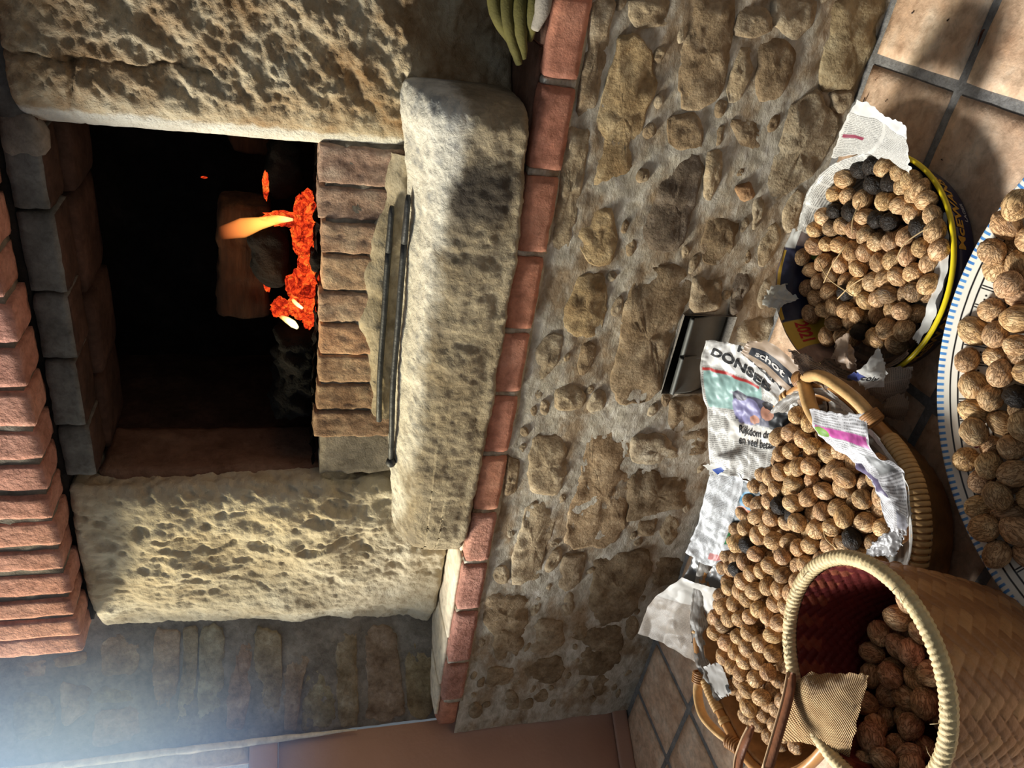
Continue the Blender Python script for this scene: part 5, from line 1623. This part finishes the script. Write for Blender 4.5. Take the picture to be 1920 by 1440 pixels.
# flap of jute cloth over the palm basket
mj = NT('jute_cloth')
uv = mj.n('UVMap').outputs[0]
sp = mj.n('SeparateXYZ', Vector=uv)
wv = mj.math('MULTIPLY', mj.math('SINE', mj.math('MULTIPLY', sp.outputs[0], 210.0)), mj.math('SINE', mj.math('MULTIPLY', sp.outputs[1], 180.0)))
col = mj.ramp(mj.math('ADD', mj.math('MULTIPLY', wv, .35), mj.noise(mj.coord(), 60, 4)), [(.2, SRGB(164, 124, 80)), (.5, SRGB(204, 164, 112)), (.85, SRGB(224, 190, 140))])
M['jute'] = mj.finish(col, .6, mj.bump(wv, .8, .003), .3)
fo = paper('jute_flap', FLAP, None, M['jute'], .0022, 61, n=(60, 60), scale=14, edge=.004)
fo.parent = wk
fo.matrix_parent_inverse = Matrix.Translation(-PC)
if 'category' in fo.keys():
    del fo['category']
fo['label'] = 'tan jute cloth flap'

# ================================================================== WALNUTS


def walnut_mesh(name, seed, wrinkle=1.0, res=(26, 16)):
    a_, b_, c_ = .0196, .0172, .0168
    nu, nv_ = res
    V, F = [], []
    for j in range(nv_ + 1):
        ph = math.pi * j / nv_
        for i in range(nu):
            th_ = 2 * math.pi * i / nu
            d = Vector((math.cos(ph), math.sin(ph) * math.cos(th_), math.sin(ph) * math.sin(th_)))
            tip = .0016 * max(0, d.x) ** 9
            p = Vector((d.x * a_ + tip, d.y * b_, d.z * c_))
            # seam where the two half shells meet
            sd = abs(math.sin(th_)) * math.sin(ph)
            seam = .0011 * math.exp(-(sd / .16) ** 2) - .0009 * math.exp(-(sd / .045) ** 2)
            w = Vector((d.x * 1.3, d.y * 3.2, d.z * 3.2)) + Vector((seed * 4.7, 0, 0))
            r_ = seam + wrinkle * (.0010 * fbm(w, 1.3, 4) + .0007 * ridge(w, 2.1) * math.sin(ph)) * (1 - .6 * math.exp(-(sd / .1) ** 2))
            V.append(p + d * r_)
    for j in range(nv_):
        for i in range(nu):
            k = (i + 1) % nu
            F.append((j * nu + i, j * nu + k, (j + 1) * nu + k, (j + 1) * nu + i))
    return mesh(name, V, F)


NUTS = [walnut_mesh('walnut', k) for k in range(4)]
DARKN = [walnut_mesh('walnut', 20 + k, 2.0) for k in range(2)]
for me in NUTS + DARKN:
    me.materials.append(M['walnut'])
rn = random.Random(5)


def nuts(tab, where, group, ref, size=1.0):
    for x, y, z, t in tab:
        at = ref(x, y)
        me = rn.choice(DARKN if t == 'b' else NUTS)
        o = bpy.data.objects.new('walnut', me)
        COL.objects.link(o)
        o.location = (x, y, z)
        o.rotation_euler = (rn.uniform(0, 6.28), rn.uniform(-.8, .8), rn.uniform(0, 6.28))
        k = size * rn.uniform(.92, 1.08)
        o.scale = (k, k * rn.uniform(.95, 1.03), k * rn.uniform(.95, 1.03))
        b_ = rn.uniform(.82, 1.10)
        if t == 'b':
            o.color = (.032, .030, .031, 1)
            tag(o, 'blackened shrivelled walnut ' + at + ' of the ' + where, 'walnut', 'blackened walnuts in the ' + group)
        elif t == 'g':
            o.color = (.50 * b_, .48 * b_, .46 * b_, 1)
            tag(o, 'dull grey brown walnut ' + at + ' of the ' + where, 'walnut', 'dull walnuts in the ' + group)
        else:
            o.color = (b_, b_ * rn.uniform(.93, 1.0), b_ * rn.uniform(.86, 1.0), 1)
            tag(o, 'light brown walnut ' + at + ' of the ' + where, 'walnut', 'light brown walnuts in the ' + group)


def spot(cx, cy, dx, dy):
    def f_(x, y):
        a_ = 'left' if x < cx - dx else 'right' if x > cx + dx else 'middle'
        b_ = 'back' if y > cy + dy else 'front' if y < cy - dy else 'middle'
        if a_ == b_:
            return 'in the middle'
        if b_ == 'middle':
            return 'at the ' + a_ + ' side'
        if a_ == 'middle':
            return 'at the ' + b_ + ' edge'
        return 'at the ' + b_ + ' ' + a_
    return f_


nuts(TRAY_NUTS, 'round navy tray', 'navy tray', spot(-.457, 1.085, .06, .06), .93)
nuts(BASKET_NUTS, 'oval cane basket', 'cane basket', spot(-1.05, .90, .13, .08), .98)
nuts(DISH_NUTS, 'white painted dish', 'white dish', spot(-.45, .60, .09, .08), 1.08)
nuts(WOVEN_NUTS, 'tall palm basket', 'palm basket', spot(-.83, .52, .035, .035), 1.02)


def heap(name, label, inside, zf, xr_, yr_, step, seed):
    """nuts lying underneath, of which only bits show through the gaps"""
    r_ = random.Random(seed)
    base = walnut_mesh('tmp', 3, 1.0, (10, 6))
    bv = [q.co.copy() for q in base.vertices]
    bf = [tuple(p.vertices) for p in base.polygons]
    bpy.data.meshes.remove(base)
    parts = []
    y = yr_[0]
    row = 0
    while y < yr_[1]:
        x = xr_[0] + (step / 2 if row % 2 else 0)
        while x < xr_[1]:
            if inside(x, y):
                m_ = Matrix.Rotation(r_.uniform(0, 6), 3, 'X') @ Matrix.Rotation(r_.uniform(0, 6), 3, 'Z')
                c_ = Vector((x + r_.uniform(-.004, .004), y + r_.uniform(-.004, .004), zf(x, y) + r_.uniform(-.004, .004)))
                parts.append(([m_ @ p + c_ for p in bv], bf))
            x += step
        y += step * .87
        row += 1
    v, f = merge(parts)
    o = make(name, v, f, M['walnut'], color=(.72, .68, .64))
    tag(o, label, 'walnuts', kind='stuff')


heap('walnut_layer', 'lower layer of walnuts under the others in the navy tray', lambda x, y: math.hypot(x - TC.x, y - TC.y) < .145, lambda x, y: .036 + .010 * max(0, min(1, (x + .6) / .2)), (-.7, -.2), (.85, 1.3), .040, 1)
heap('walnut_layer', 'lower layer of walnuts under the others in the cane basket', lambda x, y: (abs((x - BC.x) / .36) ** 3 + abs((y - BC.y) / .20) ** 3) < 1, lambda x, y: .092 + .020 * max(0, 1 - ((x - BC.x) / .4) ** 2), (-1.5, -.6), (.6, 1.2), .039, 2)
heap('walnut_layer', 'lower layer of walnuts under the others in the palm basket', lambda x, y: math.hypot(x - PC.x - .022, y - PC.y - .014) < .098, lambda x, y: .155, (-1.0, -.65), (.35, .7), .038, 3)
heap('walnut_layer', 'lower layer of walnuts under the others in the white dish', lambda x, y: math.hypot(x - DC.x, y - DC.y) < .27, lambda x, y: .036 + .5 * max(0, math.hypot(x - DC.x, y - DC.y) - .22), (-.75, .1), (.1, .9), .043, 4)

# ------------------------------------------------------------------ straws, twig and leaf
for k in range(0, len(STRAWS) - 1, 2):
    a_, b_ = Vector(STRAWS[k]), Vector(STRAWS[k + 1])
    mid = a_.lerp(b_, .5) + Vector((rn.uniform(-.01, .01), rn.uniform(-.01, .01), .006))
    v, f = tube(spline([a_, mid, b_], 14), [.0011] * 13 + [.0005], 6)
    o = make('straw', v, f, M['straw'])
    tag(o, 'thin dry stalk lying on the walnuts in the ' + ('navy tray' if k < 10 else 'cane basket'), 'stalk', 'dry stalks on the walnuts in the ' + ('navy tray' if k < 10 else 'cane basket'))
v, f = tube(spline(TWIG_A, 20), [.0012 + .0016 * math.sin(math.pi * min(1, k / 14)) for k in range(20)], 7)
tag(make('twig', v, f, M['twig']), 'thin dark twig lying across the grout on the tiled floor', 'twig')
v, f, _ = grid(10, 7, lambda s, t: Vector(LEAF[0]).lerp(Vector(LEAF[2]), s) + Vector((.006 * math.sin(math.pi * s) * (t - .5) * 2, .003 * (t - .5), .004 * math.sin(math.pi * s) * abs(t - .5) * 2)))
tag(make('dry_leaf', v, f, M['leaf']), 'small curled brown leaf on the floor tile near the wall', 'leaf')

parts = []
for k in range(26):
    x, y = rn.uniform(-.62, .05), rn.uniform(.80, 1.33)
    a_ = rn.uniform(0, 6.28)
    s_ = rn.uniform(.0012, .003)
    parts.append(([Vector((x + s_ * 1.8 * math.cos(a_), y + s_ * 1.8 * math.sin(a_), .0012)), Vector((x - s_ * math.sin(a_), y + s_ * math.cos(a_), .0012)), Vector((x - s_ * math.cos(a_), y - s_ * math.sin(a_), .0012)), Vector((x + s_ * .8 * math.sin(a_), y - s_ * .8 * math.cos(a_), .0012)), Vector((x, y, .0012 + s_))],
                  [(0, 1, 4), (1, 2, 4), (2, 3, 4), (3, 0, 4), (3, 2, 1, 0)]))
v, f = merge(parts)
tag(make('crumbs', v, f, M['twig'], smooth=False), 'dark crumbs and shell bits strewn over the floor tiles', 'crumbs', kind='stuff')

# ------------------------------------------------------------------ smoke by the window, its blue put in for lens flare
mv = NT('smoke_flare_haze')
co = mv.coord()
d = mv.n('VectorMath', {'operation': 'LENGTH'}, _0=co).outputs['Value']
fall = mv.math('SUBTRACT', 1.0, mv.step(d, .55, .45))
den = mv.math('MULTIPLY', mv.math('POWER', fall, 1.5), 1.9)
vs_ = mv.n('VolumeScatter', Color=(.32, .50, 1.0, 1), Density=den, Anisotropy=.25)
mv.t.links.new(vs_.outputs[0], mv.out.inputs[1])
bm = bmesh.new()
bmesh.ops.create_icosphere(bm, subdivisions=3, radius=1)
me = bpy.data.meshes.new('smoke')
bm.to_mesh(me)
bm.free()
o = link('smoke', me, mv.mat)
o.location = (-1.93, 1.22, 1.62)
o.scale = (.60, .40, .80)
tag(o, 'faint smoke haze in the corner by the window, coloured blue for lens flare', 'smoke', kind='stuff')
